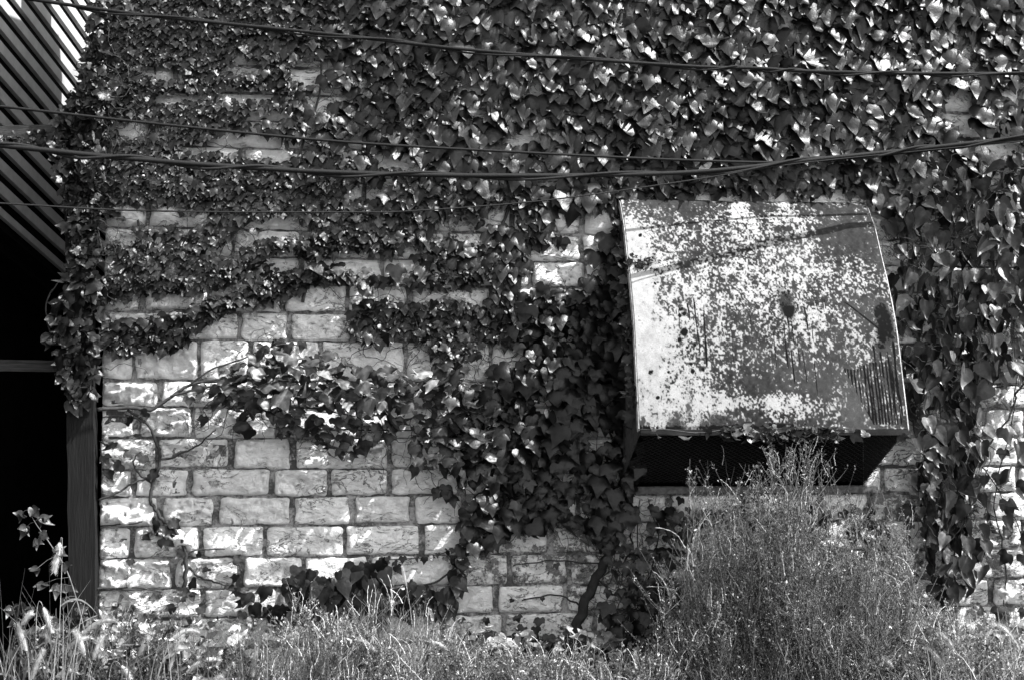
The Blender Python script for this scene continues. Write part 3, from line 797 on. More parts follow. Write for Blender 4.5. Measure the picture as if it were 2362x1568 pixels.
# 2 ivy wrapped round the corner post
L = Leaves(); m = MB()
CORN = [(235,-60),(228,20),(214,120),(196,210),(165,250),(135,300),(140,400),(160,470),(170,560),(172,650),(135,700),(125,790),(150,840),(172,925),(232,940),(238,700),(250,400),(262,-60)]
O, _ = region_leaves(L, CORN, [], d0=.17, d1=.07, tone=.035, pu=.55, pv=.42, tilt=.2, yawv=.7, curl=.4, rollv=.6, sfn=lambda x, y: 25 if y < 620 else 38)
region_leaves(L, [(10,318),(120,300),(140,330),(110,345),(20,334)], [], d0=.05, d1=.03, tone=.04, sfn=lambda x, y: 17)
region_leaves(L, [(232,-60),(222,20),(208,120),(190,210),(130,290),(262,300),(262,-60)], [], d0=.05, d1=.1, tone=.03, pu=.5, pv=.4, sfn=lambda x, y: 24)
tendrils(m, O, 70, .0035, seed=5, dep=-.2)
stemline(m, [(200,960),(190,800),(205,600),(185,400),(215,200),(240,-60)], 9, 5, dep=-.20)
stemline(m, [(195,800),(140,790),(118,740),(122,690),(160,640)], 5, 3, dep=-.15)
plant('climbing_ivy', 'ivy wrapped around the old wooden post and the wall corner', 'ivy', (P(200, 1400)[0], -.2, 0), L, m)

# 3 garland across the pale blocks at left
L = Leaves(); m = MB()
G = [(235,765),(300,775),(380,768),(430,745),(490,715),(560,690),(640,668),(700,640),(800,625)]
O, _ = region_leaves(L, band(G, [60, 75, 85, 60, 45, 42, 50, 35, 30]), [], d0=.07, d1=.05, tone=.035, pu=.5, pv=.36, tilt=.2, curl=.35, sfn=lambda x, y: 26)
region_leaves(L, [(235,665),(290,668),(250,710),(235,715)], [], tone=.035, sfn=lambda x, y: 24)
stemline(m, G, 6, 3)
plant('ivy_strand', 'narrow garland of small ivy leaves arching over the pale blocks at the left', 'ivy', tuple(P(240, 770, -.07)), L, m)

# 4 compact patch in the middle
L = Leaves(); m = MB()
O, _ = region_leaves(L, [(800,715),(850,690),(930,700),(1000,690),(1090,700),(1180,680),(1230,690),(1190,790),(1110,780),(1060,775),(1000,790),(930,765),(870,790),(800,770)], [], d0=.07, d1=.07, tone=.035, pu=.5, pv=.36, tilt=.2, curl=.35, sfn=lambda x, y: 27)
region_leaves(L, [(985,780),(1110,785),(1100,830),(1000,850)], [], tone=.035, sfn=lambda x, y: 27)
region_leaves(L, [(600,780),(660,770),(680,810),(610,820)], [], tone=.05, sfn=lambda x, y: 30, pu=1, pv=.8)
tendrils(m, O, 30, .003, seed=8)
plant('ivy_patch', 'compact patch of small dark scalloped ivy leaves in the middle of the wall', 'ivy', tuple(P(1000, 790, -.07)), L, m)

# 5 dark mass left of the hood and the spray that leans out from it
L = Leaves(); m = MB()
MASS = [(1180,690),(1240,660),(1300,680),(1360,620),(1390,590),(1420,560),(1440,700),(1455,900),(1470,990),(1465,1100),(1450,1170),(1420,1230),(1380,1240),(1320,1200),(1250,1200),(1190,1215),(1110,1250),(1070,1250),(1065,1190),(1110,1150),(1130,1080),(1090,1100),(1060,1040),(1010,1000),(1060,900),(1130,870),(1120,800),(1170,760)]
H5 = [[(1130,812),(1170,812),(1188,850),(1122,852)], [(1350,995),(1390,995),(1385,1030),(1352,1030)], [(1305,1165),(1335,1160),(1340,1195),(1310,1200)], [(1270,1080),(1300,1085),(1290,1110)], [(1230,930),(1262,935),(1255,960),(1232,955)]]
O, _ = region_leaves(L, MASS, H5, d0=.07, d1=.06, tone=.022, pu=.6, pv=.45, tilt=.1, sfn=lambda x, y: 40)  # leaf tone lowered in this mass to deepen the hood's shadow
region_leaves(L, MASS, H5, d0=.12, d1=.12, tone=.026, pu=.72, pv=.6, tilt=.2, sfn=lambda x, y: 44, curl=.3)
tendrils(m, O, 60, .0035, seed=9)
for pts, w_ in (([(1310,1475),(1340,1400),(1375,1320),(1410,1260),(1440,1190),(1445,1100),(1432,1010)], 26), ([(1425,1250),(1432,1120),(1400,980),(1380,850),(1400,700),(1410,600)], 7), ([(1440,1300),(1455,1180),(1440,1040),(1425,900),(1440,780)], 5)):
    stemline(m, pts, w_, w_ * .55, tn=.03, wob=6)
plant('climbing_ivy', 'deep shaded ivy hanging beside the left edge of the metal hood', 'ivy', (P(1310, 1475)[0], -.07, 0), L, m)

L = Leaves(); m = MB()
SPR = [(470,895),(540,850),(600,795),(660,780),(740,800),(800,830),(900,840),(1000,835),(1100,845),(1130,880),(1100,960),(1100,1060),(1060,1100),(1010,1090),(950,1090),(915,1020),(850,1030),(790,1045),(730,1010),(640,1000),(610,950),(540,945)]
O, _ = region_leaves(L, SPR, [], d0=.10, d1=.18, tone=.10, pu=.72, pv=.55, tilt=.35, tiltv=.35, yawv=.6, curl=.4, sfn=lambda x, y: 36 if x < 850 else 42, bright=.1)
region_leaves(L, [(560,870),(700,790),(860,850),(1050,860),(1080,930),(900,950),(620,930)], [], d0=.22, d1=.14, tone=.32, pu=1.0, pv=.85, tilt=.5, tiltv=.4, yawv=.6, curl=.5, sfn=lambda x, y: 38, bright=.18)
region_leaves(L, [(1000,1100),(1040,1110),(1045,1150),(1000,1145)], [], tone=.04, sfn=lambda x, y: 36)
region_leaves(L, [(430,880),(520,860),(560,900),(480,930),(440,920)], [], tone=.07, pu=1.2, pv=1, sfn=lambda x, y: 28)
for pts, w_, d_ in (([(232,945),(300,940),(352,945),(400,915),(450,885),(520,880),(640,876),(760,890),(900,910)], 9, -.10), ([(400,915),(470,895),(540,900),(600,940),(660,965),(720,1000)], 6, -.14), ([(640,985),(760,990),(900,992),(1050,995)], 5, -.10), ([(420,905),(480,860),(560,830),(640,800),(700,800)], 5, -.14), ([(600,945),(700,940),(820,960)], 6, -.12)):
    stemline(m, pts, w_, w_ * .5, dep=d_)
tendrils(m, O, 50, .003, seed=10, dep=-.13)
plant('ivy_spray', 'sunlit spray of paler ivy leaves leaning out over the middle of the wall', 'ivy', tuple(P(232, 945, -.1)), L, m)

# 6 thin bare climber at the lower left
L = Leaves(); m = MB()
TW = [[(425,1365),(432,1300),(425,1250),(400,1215),(370,1185),(352,1150),(356,1110),(372,1060),(365,1020),(340,975),(300,945)], [(235,1152),(290,1125),(330,1105),(352,1112)], [(365,1060),(410,1050),(460,1025),(500,990)], [(356,1112),(320,1085),(312,1060),(330,1040)], [(365,1190),(300,1205),(235,1210)], [(340,975),(320,965),(290,960),(240,962)],
      [(432,1300),(470,1330),(520,1345),(560,1360)], [(425,1300),(440,1270),(520,1262)], [(230,1355),(300,1350),(380,1362)]]
for kx, pts in enumerate(TW): stemline(m, pts, 10 if kx == 0 else 6, 6 if kx == 0 else 2.5, dep=-.085, tn=.05, wob=3)
for (x, y, s) in ((330,1050,26),(280,1070,30),(250,1085,34),(300,1045,24),(345,1090,28),(262,1020,40),(300,975,26),(318,1000,22),(340,950,24),(360,1200,34),(385,1215,38),(350,1215,30),(375,1240,36),(395,1200,32),(330,1230,26),(420,1270,22),(540,1290,26),(560,1300,22),(545,1325,28),(560,1355,26),(528,1350,24),(480,1310,20),(455,1275,18),(250,1010,26),(240,1050,28),(470,960,30),(545,975,44),(575,990,40),(560,950,34),(420,1355,30),(440,1340,26),(300,1290,20)):
    L.add('ivy', [P(x, y, -.11)], s * PXM, random.gauss(.3, .3), random.gauss(0, .5), random.gauss(0, .7), .05 * math.exp(random.gauss(0, .4)), .4, 0, .1)
plant('bare_vine', 'thin twisting vine with few leaves climbing the sunlit blocks at lower left', 'vine', tuple(P(425, 1365, -.08)), L, m)

# 7 low clump and the strand above it
L = Leaves(); m = MB()
CL = [(655,1315),(700,1295),(760,1305),(820,1290),(880,1288),(935,1305),(960,1340),(1010,1345),(1060,1300),(1070,1330),(1040,1390),(1000,1405),(950,1385),(900,1400),(870,1430),(800,1440),(700,1420),(640,1440),(620,1400),(660,1370)]
O, _ = region_leaves(L, CL, [[(1000,1300),(1050,1300),(1010,1330)]], d0=.08, d1=.12, tone=.03, pu=.55, pv=.45, tilt=.1, kind='heart', sfn=lambda x, y: 46 if x > 780 else 36, curl=.15)
region_leaves(L, band([(868,1288),(930,1283),(1000,1276),(1060,1262),(1085,1250)], [12, 14, 14, 14]), [], tone=.035, pu=.8, pv=.8, sfn=lambda x, y: 20)
region_leaves(L, band([(1062,1080),(1075,1150),(1078,1210),(1058,1260),(1050,1320),(1030,1390)], [30, 30, 40, 30, 30, 40]), [], tone=.03, pu=.7, pv=.5, kind='heart', sfn=lambda x, y: 36)
region_leaves(L, [(540,1350),(640,1330),(660,1420),(560,1440)], [], tone=.03, pu=1.0, pv=.8, sfn=lambda x, y: 34)
stemline(m, [(870,1440),(900,1360),(1000,1340),(1055,1290),(1075,1200),(1065,1100)], 6, 3)
stemline(m, [(868,1290),(1000,1278),(1085,1252)], 3, 2)
plant('ivy_clump', 'low clump of dark heart shaped leaves against the bottom blocks', 'ivy', (P(870, 1440)[0], -.08, 0), L, m)

# 8 leaves and roots beneath the hood's left end
L = Leaves(); m = MB()
for poly, sz, pk in (([(1470,1170),(1560,1150),(1600,1210),(1560,1290),(1480,1270)], 30, .9), ([(1400,1320),(1470,1330),(1560,1340),(1600,1400),(1560,1450),(1430,1440),(1360,1430)], 36, .7), ([(1380,1230),(1470,1240),(1480,1320),(1390,1330)], 28, .9), ([(1060,1440),(1560,1430),(1600,1570),(1100,1570)], 34, .9), ([(1150,1290),(1400,1290),(1400,1330),(1150,1330)], 22, 2.5), ([(1000,1370),(1300,1370),(1300,1430),(1000,1430)], 20, 3), ([(1480,1140),(2090,1150),(2090,1500),(1480,1480)], 30, 1.3)):
    O, _ = region_leaves(L, poly, [], d0=.09, d1=.1, tone=.032, pu=pk, pv=pk * .8, kind='ivy', sfn=lambda x, y, s=sz: s, curl=.2)
for pts, w_ in (([(1460,1500),(1440,1400),(1460,1280),(1470,1150)], 4), ([(1500,1500),(1480,1380),(1510,1250),(1490,1150)], 4), ([(1340,1400),(1290,1370),(1200,1380)], 5), ([(1400,1300),(1300,1290),(1180,1300)], 4), ([(1370,1330),(1420,1370),(1480,1350),(1540,1380)], 5)):
    stemline(m, pts, w_, w_ * .6, tn=.04, wob=5)
tendrils(m, P_arr([1420, 1450, 1480, 1440], [1300, 1400, 1350, 1450], [0, 0, 0, 0]), 40, .003, seed=14)
plant('ivy_clump', 'sparse shaded ivy on the stones beneath the metal hood', 'ivy', (P(1450, 1500)[0], -.08, 0), L, m)

# 9 hanging curtain right of the hood
L = Leaves(); m = MB()
CUR = [(2025,470),(2100,430),(2240,380),(2380,330),(2400,760),(2361,850),(2240,880),(2225,1010),(2240,1100),(2230,1300),(2160,1400),(2110,1300),(2095,1150),(2080,1000),(2062,840),(2040,680),(2020,560)]
H9 = [[(2180,560),(2220,560),(2215,640),(2185,640)]]
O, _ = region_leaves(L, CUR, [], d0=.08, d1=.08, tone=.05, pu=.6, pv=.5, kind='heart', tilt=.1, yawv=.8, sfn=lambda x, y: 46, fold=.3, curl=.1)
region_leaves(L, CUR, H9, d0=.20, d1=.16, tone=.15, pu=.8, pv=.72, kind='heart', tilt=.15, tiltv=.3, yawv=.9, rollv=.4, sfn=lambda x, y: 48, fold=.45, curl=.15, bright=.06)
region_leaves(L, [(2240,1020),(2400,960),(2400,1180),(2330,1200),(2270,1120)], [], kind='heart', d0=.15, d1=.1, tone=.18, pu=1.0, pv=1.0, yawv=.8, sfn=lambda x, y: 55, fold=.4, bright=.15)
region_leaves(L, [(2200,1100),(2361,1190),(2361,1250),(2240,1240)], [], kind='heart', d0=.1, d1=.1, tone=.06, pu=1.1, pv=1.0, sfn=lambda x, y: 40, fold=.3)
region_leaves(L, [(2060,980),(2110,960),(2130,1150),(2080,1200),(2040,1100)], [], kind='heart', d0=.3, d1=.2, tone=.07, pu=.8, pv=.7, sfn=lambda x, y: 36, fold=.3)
region_leaves(L, [(2225,860),(2380,800),(2380,1420),(2240,1400),(2215,1100)], [], kind='ivy', d0=.08, d1=.12, tone=.07, pu=1.5, pv=1.5, yawv=.7, tiltv=.3, sfn=lambda x, y: 40)
for pts, w_ in (([(2361,870),(2330,900),(2310,960),(2260,1030),(2200,1090)], 6), ([(2290,1500),(2300,1300),(2275,1150),(2310,1000),(2330,860)], 4), ([(2150,1500),(2160,1250),(2150,1000),(2170,700),(2200,400)], 8), ([(2230,900),(2300,890),(2361,900)], 4), ([(2240,1060),(2330,1210),(2361,1320)], 3), ([(2180,1450),(2190,1200),(2230,1000)], 5)):
    stemline(m, pts, w_, w_ * .6, tn=.05, dep=-.12, wob=4)
tendrils(m, O, 90, .0035, seed=15, dep=-.2)
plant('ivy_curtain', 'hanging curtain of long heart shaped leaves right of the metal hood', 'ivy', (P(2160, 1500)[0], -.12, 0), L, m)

# 10 ivy that has crept over the hood's rim
L = Leaves(); m = MB()
W_ = []
for k_ in range(95):
    u_ = random.uniform(.02, 1.0); 
    if random.random() < .75: x_ = HL1 + (HR1 - HL1) * (random.uniform(.30, .72)); 
    else: x_ = HL1 + (HR1 - HL1) * u_
    W_.append((x_, -.78 - random.uniform(0, .03), pl[-1, 1] + random.uniform(-.05, .02)))
W_ = np.array(W_); n_ = len(W_)
L.add('ivys', W_, rng.uniform(.05, .09, n_), rng.normal(.4, .4, n_), rng.normal(0, .7, n_), rng.normal(0, .8, n_), .08 * np.exp(rng.normal(0, .5, n_)), .4, 0, .1)
side = []
for k_ in range(60):
    t = random.uniform(.12, 1.0); i_ = int(t * (NV - 1))
    side.append((HL0 + (HL1 - HL0) * t - .03 + random.uniform(-.03, .02), -pd[i_] + random.uniform(.02, .16), pz[i_] + random.uniform(-.08, .02)))
side = np.array(side); n_ = len(side)
L.add('ivys', side, rng.uniform(.05, .10, n_), rng.normal(.3, .4, n_), rng.normal(0, .7, n_), rng.normal(0, .8, n_), .05 * np.exp(rng.normal(0, .5, n_)), .4, 0, .1)
side = []
for k_ in range(22):
    side.append((HL0 + (HL1 - HL0) * .35 + random.uniform(-.02, .16), -pd[int(.36 * NV)] - random.uniform(.0, .03), pz[int(.36 * NV)] + random.gauss(0, .03)))
side = np.array(side); n_ = len(side)
L.add('ivys', side, rng.uniform(.03, .06, n_), rng.normal(.3, .4, n_), rng.normal(0, .7, n_), rng.normal(0, .8, n_), .05, .4, 0, .1)
m.tube([(HL1 - .02, -.77, pl[-1, 1] + .0)] + [(HL1 + (HR1 - HL1) * t, -.775, pl[-1, 1] - .01 + .012 * math.sin(t * 23)) for t in np.linspace(.05, .8, 26)], .005, 5, a=.05)
plant('ivy_runner', 'small ivy runner creeping along the lower lip of the metal hood', 'ivy', (HL1, -.77, pl[-1, 1]), L, m)

# ------------------------------------------------------------------ weeds
def bush(name, label, cat, base_px, Yb, shape, nst, tone, seed, leaf=.022, group=None, dens=1.0, spikes=.35):
    """shape: outline in picture pixels that the stem tips fill"""
    q = random.Random(seed); r2 = np.random.default_rng(seed)
    xs_ = [p[0] for p in shape]; ys_ = [p[1] for p in shape]
    stems = MB(); LV = []; LT = []; LA = []; n0 = 0
    cs, cl, ct = [], [], []
    cnt = 0
    while cnt < nst:
        x = q.uniform(min(xs_), max(xs_)); y = min(ys_) + (max(ys_) - min(ys_)) * q.random() ** 1.45
        if not inpoly(x, y, shape)[0]: continue
        cnt += 1
        Yt = Yb + q.uniform(-.38, .38)
        tip = P(x, y, Yt)
        bx = base_px[0] + (x - base_px[0]) * .62 + q.gauss(0, (base_px[1]))
        b = P(bx, 1600, Yb); b[1] = Yb + q.uniform(-.3, .3); b[2] = q.uniform(-.02, .04)
        H = tip[2] - b[2]
        if H < .1: continue
        mid = b + (tip - b) * .55 + np.array([(tip[0] - b[0]) * .12 + q.gauss(0, .04), q.gauss(0, .04), H * .08])
        bend = np.array([q.gauss(0, .13), 0, 0])
        npt = 16
        t = np.linspace(0, 1, npt)[:, None]
        pts = (1 - t) ** 2 * b + 2 * t * (1 - t) * mid + t * t * tip + bend * np.sin(t * math.pi) ** 2 + np.array([[q.gauss(0, .03), 0, -.03]]) * t ** 6
        pts += r2.normal(0, .006, pts.shape)
        stems.tube(pts, np.linspace(.0045, .0014, npt), 3, a=tone * q.uniform(.6, 1.3), cap=False)
        spike = q.random() < spikes
        lens = np.linalg.norm(tip - b)
        nl = int(lens / .020 * dens)
        tt = r2.random(nl) ** .75
        if True:
            pos = np.stack([np.interp(tt, t[:, 0], pts[:, j_]) for j_ in range(3)], 1)
            spread = (.075 * (1 - tt) ** .6 + .006)[:, None] * (0.35 if spike else 1.0)
            off = r2.normal(0, 1, (nl, 3)) * spread * np.array([1, .9, .7]); off[:, 2] = np.abs(off[:, 2]) * .8
            cs.append(pos + off); cl.append(np.full(nl, leaf) * r2.uniform(.5, 1.5, nl)); ct.append(tone * np.exp(r2.normal(0, .6, nl)) * (1.7 if spike else .9))
            for _ in range(2 if dens > .75 else 1):
                if q.random() < .8:
                    k_ = q.uniform(.35, 1.0); p0 = np.array([np.interp(k_, t[:, 0], pts[:, j_]) for j_ in range(3)]) + np.array([q.gauss(0, .04), q.gauss(0, .05), 0])
                    ln = q.uniform(.06, .20); kk = np.linspace(0, 1, 16)[:, None]; lean = q.gauss(0, .35); hook = q.gauss(0, .5)
                    sp = p0 + np.concatenate([ln * (lean * kk + hook * kk ** 3 * .5), .1 * ln * kk, ln * kk * (1 - .25 * abs(hook) * kk ** 2)], 1) + r2.normal(0, .0012, (16, 3))
                    stems.tube(sp, (.0030 * (1 - .5 * kk[:, 0])) * (1 + .55 * np.sin(np.arange(16) * 2.4)), 4, a=tone * 2.3 * q.uniform(.7, 1.3), cap=False)
            # side twigs
            for _ in range(int(9 * dens + 1)):
                k_ = q.uniform(.25, .9); p0 = np.array([np.interp(k_, t[:, 0], pts[:, j_]) for j_ in range(3)])
                dr = np.array([q.gauss(0, .6), q.gauss(0, .5), q.uniform(.5, 1.2)]); ln = q.uniform(.06, .30) * (1.15 - k_ * .7)
                tw = p0 + dr[None] * ln * np.linspace(0, 1, 5)[:, None] + np.array([[0, 0, 1]]) * (ln * .3 * np.linspace(0, 1, 5)[:, None] ** 2)
                stems.tube(tw, np.linspace(.002, .0009, 5), 3, a=tone * 1.1, cap=False)
                nb = int(ln / .0068)
                s_t = r2.random(nb)[:, None]
                cs.append(p0 + dr[None] * ln * s_t + np.array([[0, 0, 1]]) * ln * .3 * s_t ** 2 + r2.normal(0, .006, (nb, 3))); cl.append(np.full(nb, leaf * .75) * r2.uniform(.5, 1.4, nb)); ct.append(tone * 1.05 * np.exp(r2.normal(0, .65, nb)))
    C = np.vstack(cs); S = np.concatenate(cl); Tn = np.concatenate(ct)
    gate = fbm(C[:, 0] * 5.5 + C[:, 1] * 3, C[:, 2] * 5.5 - C[:, 1] * 2, seed, 3)
    kp = gate + r2.normal(0, .035, len(C)) > .49
    C, S, Tn = C[kp], S[kp], Tn[kp]; n_ = len(C)
    a = r2.normal(0, 1, (n_, 3)); a[:, 2] = np.abs(a[:, 2]) * .8 + .2; a /= np.linalg.norm(a, axis=1)[:, None]
    b = np.cross(a, r2.normal(0, 1, (n_, 3))); b /= np.linalg.norm(b, axis=1)[:, None]
    c_ = np.cross(a, b)
    V = np.stack([C, C + a * (S * .5)[:, None] + b * (S * .24)[:, None] + c_ * (S * .06)[:, None], C + a * S[:, None] - c_ * (S * .1)[:, None], C + a * (S * .5)[:, None] - b * (S * .24)[:, None]], 1).reshape(-1, 3)
    i_ = np.arange(n_) * 4
    T = np.concatenate([np.stack([i_, i_ + 1, i_ + 2], 1), np.stack([i_, i_ + 2, i_ + 3], 1)])
    bs = P(base_px[0], 1600, Yb); 
    tr = thing(name, label, cat, (bs[0], Yb, 0), group)
    under(mk('foliage', V, [T], M['weed'], None, False, {'tone': np.repeat(Tn, 4)}), tr)
    under(stems.build('stems', M['stem']), tr)
    return tr

bush('weed_bush', 'tall feathery weed bush growing up in front of the metal hood', 'weed', (1830, 90), -1.0,
     [(1755,1015),(1800,1000),(1870,1000),(1905,1050),(1900,1100),(1960,1160),(2060,1230),(2110,1350),(2120,1500),(2100,1600),(1490,1600),(1500,1480),(1550,1340),(1600,1240),(1590,1180),(1640,1140),(1700,1120),(1740,1060)], 320, .165, 21, dens=1.0)
bush('weed_bush', 'outlying thin shoots of feathery weed leaning left under the hood', 'weed', (1700, 40), -.9,
     [(1590,1045),(1640,1050),(1700,1040),(1730,1070),(1700,1180),(1620,1200),(1520,1190),(1500,1250),(1560,1300),(1500,1420),(1560,1450),(1640,1350)], 46, .2, 22, dens=.5, spikes=1)
bush('weed_bush', 'low wiry weed bush in front of the pale blocks left of centre', 'weed', (800, 70), -1.0,
     [(690,1350),(740,1390),(830,1400),(920,1350),(980,1400),(1000,1450),(1010,1600),(600,1600),(600,1490),(640,1440)], 190, .25, 23, dens=.9, leaf=.026)
bush('weed_bush', 'low wiry weeds at the bottom centre beneath the ivy trunk', 'weed', (1250, 120), -1.0,
     [(1000,1440),(1080,1450),(1120,1500),(1200,1480),(1290,1500),(1350,1490),(1450,1520),(1560,1480),(1600,1600),(1000,1600)], 170, .24, 24, dens=.8, leaf=.027)
bush('weed_bush', 'fine sunlit weeds at the bottom right corner', 'weed', (2260, 60), -1.0,
     [(2100,1420),(2160,1380),(2200,1440),(2361,1440),(2400,1600),(2090,1600)], 110, .27, 25, dens=.7, leaf=.028)
bush('weed_bush', 'leafy low weeds beneath the dark opening at lower left', 'weed', (330, 90), -.8,
     [(60,1430),(160,1380),(240,1400),(330,1380),(420,1400),(520,1450),(620,1470),(620,1600),(20,1600)], 120, .17, 26, leaf=.036, dens=.6, spikes=.1)
bush('weed_bush', 'feathery shoots spreading right of the tall weed bush', 'weed', (2010, 40), -.9,
     [(1960,1130),(2000,1110),(2060,1120),(2110,1180),(2100,1300),(2000,1350),(1940,1250)], 50, .19, 27, dens=.6, spikes=.8)

# leafy weed with lobed leaves in front of the dark opening
def lobed_weed(label, pts, leaves, Yb, tone=.14):
    m = MB(); L = Leaves()
    q = smoothline(np.array(pts, float), 6); W = P_arr(q[:, 0], q[:, 1], np.full(len(q), Yb)); W[0, 2] = 0; tone *= .85
    m.tube(W, np.linspace(.006, .002, len(W)), 5, a=.2)
    for (x, y, s, r_) in leaves:
        j = int(np.argmin((q[:, 0] - x) ** 2 + (q[:, 1] - y) ** 2)); a_ = W[j]; b_ = P(x, y, Yb + random.uniform(-.1, .1))
        m.tube([a_, (a_ + b_) / 2 + np.array([0, 0, .01]), b_], .0018, 3, a=.2, cap=False)
        for k_, dr in enumerate((-.9, 0, .9)):
            L.add('hearts', [b_], s * PXM * (.75 if k_ == 1 else .55), random.gauss(.4, .35), random.gauss(0, .4), r_ + dr, tone * math.exp(random.gauss(0, .3)), .2, .2, .1)
    return plant('leafy_weed', label, 'weed', (W[0][0], Yb, 0), L, m)
lobed_weed('tall slender weed with lobed leaves standing against the pitch dark opening', [(215,1620),(200,1480),(160,1330),(120,1260),(85,1210),(65,1175)],
    [(50,1185,36,-.8),(75,1172,34,.6),(95,1195,36,.9),(60,1215,34,-.5),(85,1245,30,.1),(95,1230,30,1.0),(130,1265,34,.8),(150,1300,34,.5),(85,1310,30,-.7),(100,1345,36,-.4),(135,1350,38,-.2),(160,1350,32,.9),(150,1380,34,.2),(180,1400,34,.6)], -.9)
lobed_weed('short leafy weed with drooping leaves at the far lower left edge', [(60,1620),(50,1500),(35,1420),(28,1400)],
    [(25,1400,34,-.4),(45,1395,36,.3),(65,1400,38,.6),(85,1405,36,.9),(40,1430,30,-.8),(70,1470,30,.6),(30,1500,34,-.3),(60,1560,34,.3)], -.9)
lobed_weed('small leafy weed in front of the bottom blocks beside the bare vine', [(470,1620),(450,1500),(440,1420),(420,1380)],
    [(420,1375,34,-.6),(440,1368,34,.4),(400,1400,36,-.9),(460,1400,36,.8),(430,1430,38,0),(480,1440,34,.9),(390,1450,34,-.5),(350,1420,34,-.2),(300,1400,34,.3),(330,1440,34,.5),(270,1390,34,-.4),(260,1430,36,0)], -.5)

def broadleaf(label, cx, cy, w_, h_, n, Yb, seed):
    q = random.Random(seed); m = MB(); L = Leaves(); base = P(cx, 1600, Yb); base[2] = 0
    for _ in range(n):
        x, y = q.gauss(cx, w_), cy + q.uniform(-h_, h_); e = P(x, y, Yb + q.uniform(-.25, .25)); b_ = base + np.array([q.uniform(-.12, .12), q.uniform(-.08, .08), 0])
        md = (b_ + e) / 2 + np.array([(e[0] - b_[0]) * -.15, 0, .06])
        t = np.linspace(0, 1, 7)[:, None]; m.tube((1 - t) ** 2 * b_ + 2 * t * (1 - t) * md + t * t * e, .0022, 3, a=.15, cap=False)
        for _ in range(q.choice([1, 2, 3])):
            L.add(q.choice(['heart', 'hearts', 'ivy']), [e + np.array([q.gauss(0, .02), q.gauss(0, .02), q.gauss(0, .02)])], q.uniform(.06, .14), q.gauss(.7, .5), q.gauss(0, .7), q.gauss(0, 1.1), q.choice([.2, .45, .8, 1.3]), .15, q.uniform(0, .5), .1)
    return plant('leafy_weed', label, 'weed', tuple(base), L, m)
broadleaf('clump of mixed broad leaves around the foot of the wooden post', 190, 1500, 70, 80, 46, -.75, 51)
broadleaf('broad leaved weeds at the bottom edge below the bare vine', 430, 1510, 80, 60, 44, -.8, 52)
broadleaf('dark leafy weeds tangled in front of the bottom stones right of the ivy clump', 1230, 1500, 110, 50, 40, -.6, 53)
broadleaf('pale broad leaves at the bottom right in front of the last stones', 2260, 1500, 70, 60, 44, -.8, 54)
# grass: blades as one mass
def blades(m, n, x0, x1, Y0, Y1, h0, h1, wd, tone, seed, lean=.5):
    q = np.random.default_rng(seed)
    for _ in range(n):
        xb = q.uniform(x0, x1); Yb = q.uniform(Y0, Y1); h = q.uniform(h0, h1)
        an = q.uniform(0, 6.28); ln = lean * abs(q.normal(0, 1)) * h
        t = np.linspace(0, 1, 7)
        cx_ = xb + math.cos(an) * ln * t ** 2; cy_ = Yb + math.sin(an) * ln * t ** 2 * .6; cz_ = h * (t - .35 * t ** 3 * min(1.2, ln / h))
        w_ = wd * q.uniform(.5, 1.4) * (1 - t ** 2) + .0006
        e = np.array([math.sin(an + q.normal(0, .5)), -math.cos(an), 0])
        e = e / np.linalg.norm(e) if abs(e[0]) > .3 else np.array([1, 0, 0])
        c_ = np.stack([cx_, cy_, cz_], 1)
        V = np.vstack([c_ - e * w_[:, None], c_ + e * w_[:, None]])
        Q = [(k_, k_ + 7, k_ + 8, k_ + 1) for k_ in range(6)]
        m.add(V, Q, a=tone * math.exp(q.normal(0, .35)))
m = MB()
XL = P(-30, 1500, -1.2)[0]; XM = P(640, 1500, -1.2)[0]; XR0 = P(2080, 1500, -1.2)[0]; XR1 = P(2420, 1500, -1.2)[0]
blades(m, 240, XL, XM, -1.7, -.35, .35, .85, .0042, .26, 31)
blades(m, 160, XM, XR0, -1.5, -.5, .3, .62, .0035, .2, 32)
blades(m, 260, XR0, XR1, -1.6, -.5, .4, .85, .0040, .28, 33)
blades(m, 60, XL, P(200, 1500, -1.2)[0], -1.5, -.8, .7, 1.15, .005, .34, 34, .35)
tag(m.build('grass', M['weed'], smooth=True), kind='stuff')
m = MB(); blades(m, 2600, XL - 1, XR1 + 1, -2.6, -.1, .1, .35, .005, .09, 35)
tag(m.build('undergrowth', M['weed']), kind='stuff')
bpy.data.objects['grass']['label'] = 'loose pale grass blades along the foot of the wall'
bpy.data.objects['undergrowth']['label'] = 'short dense ground cover under the weeds'

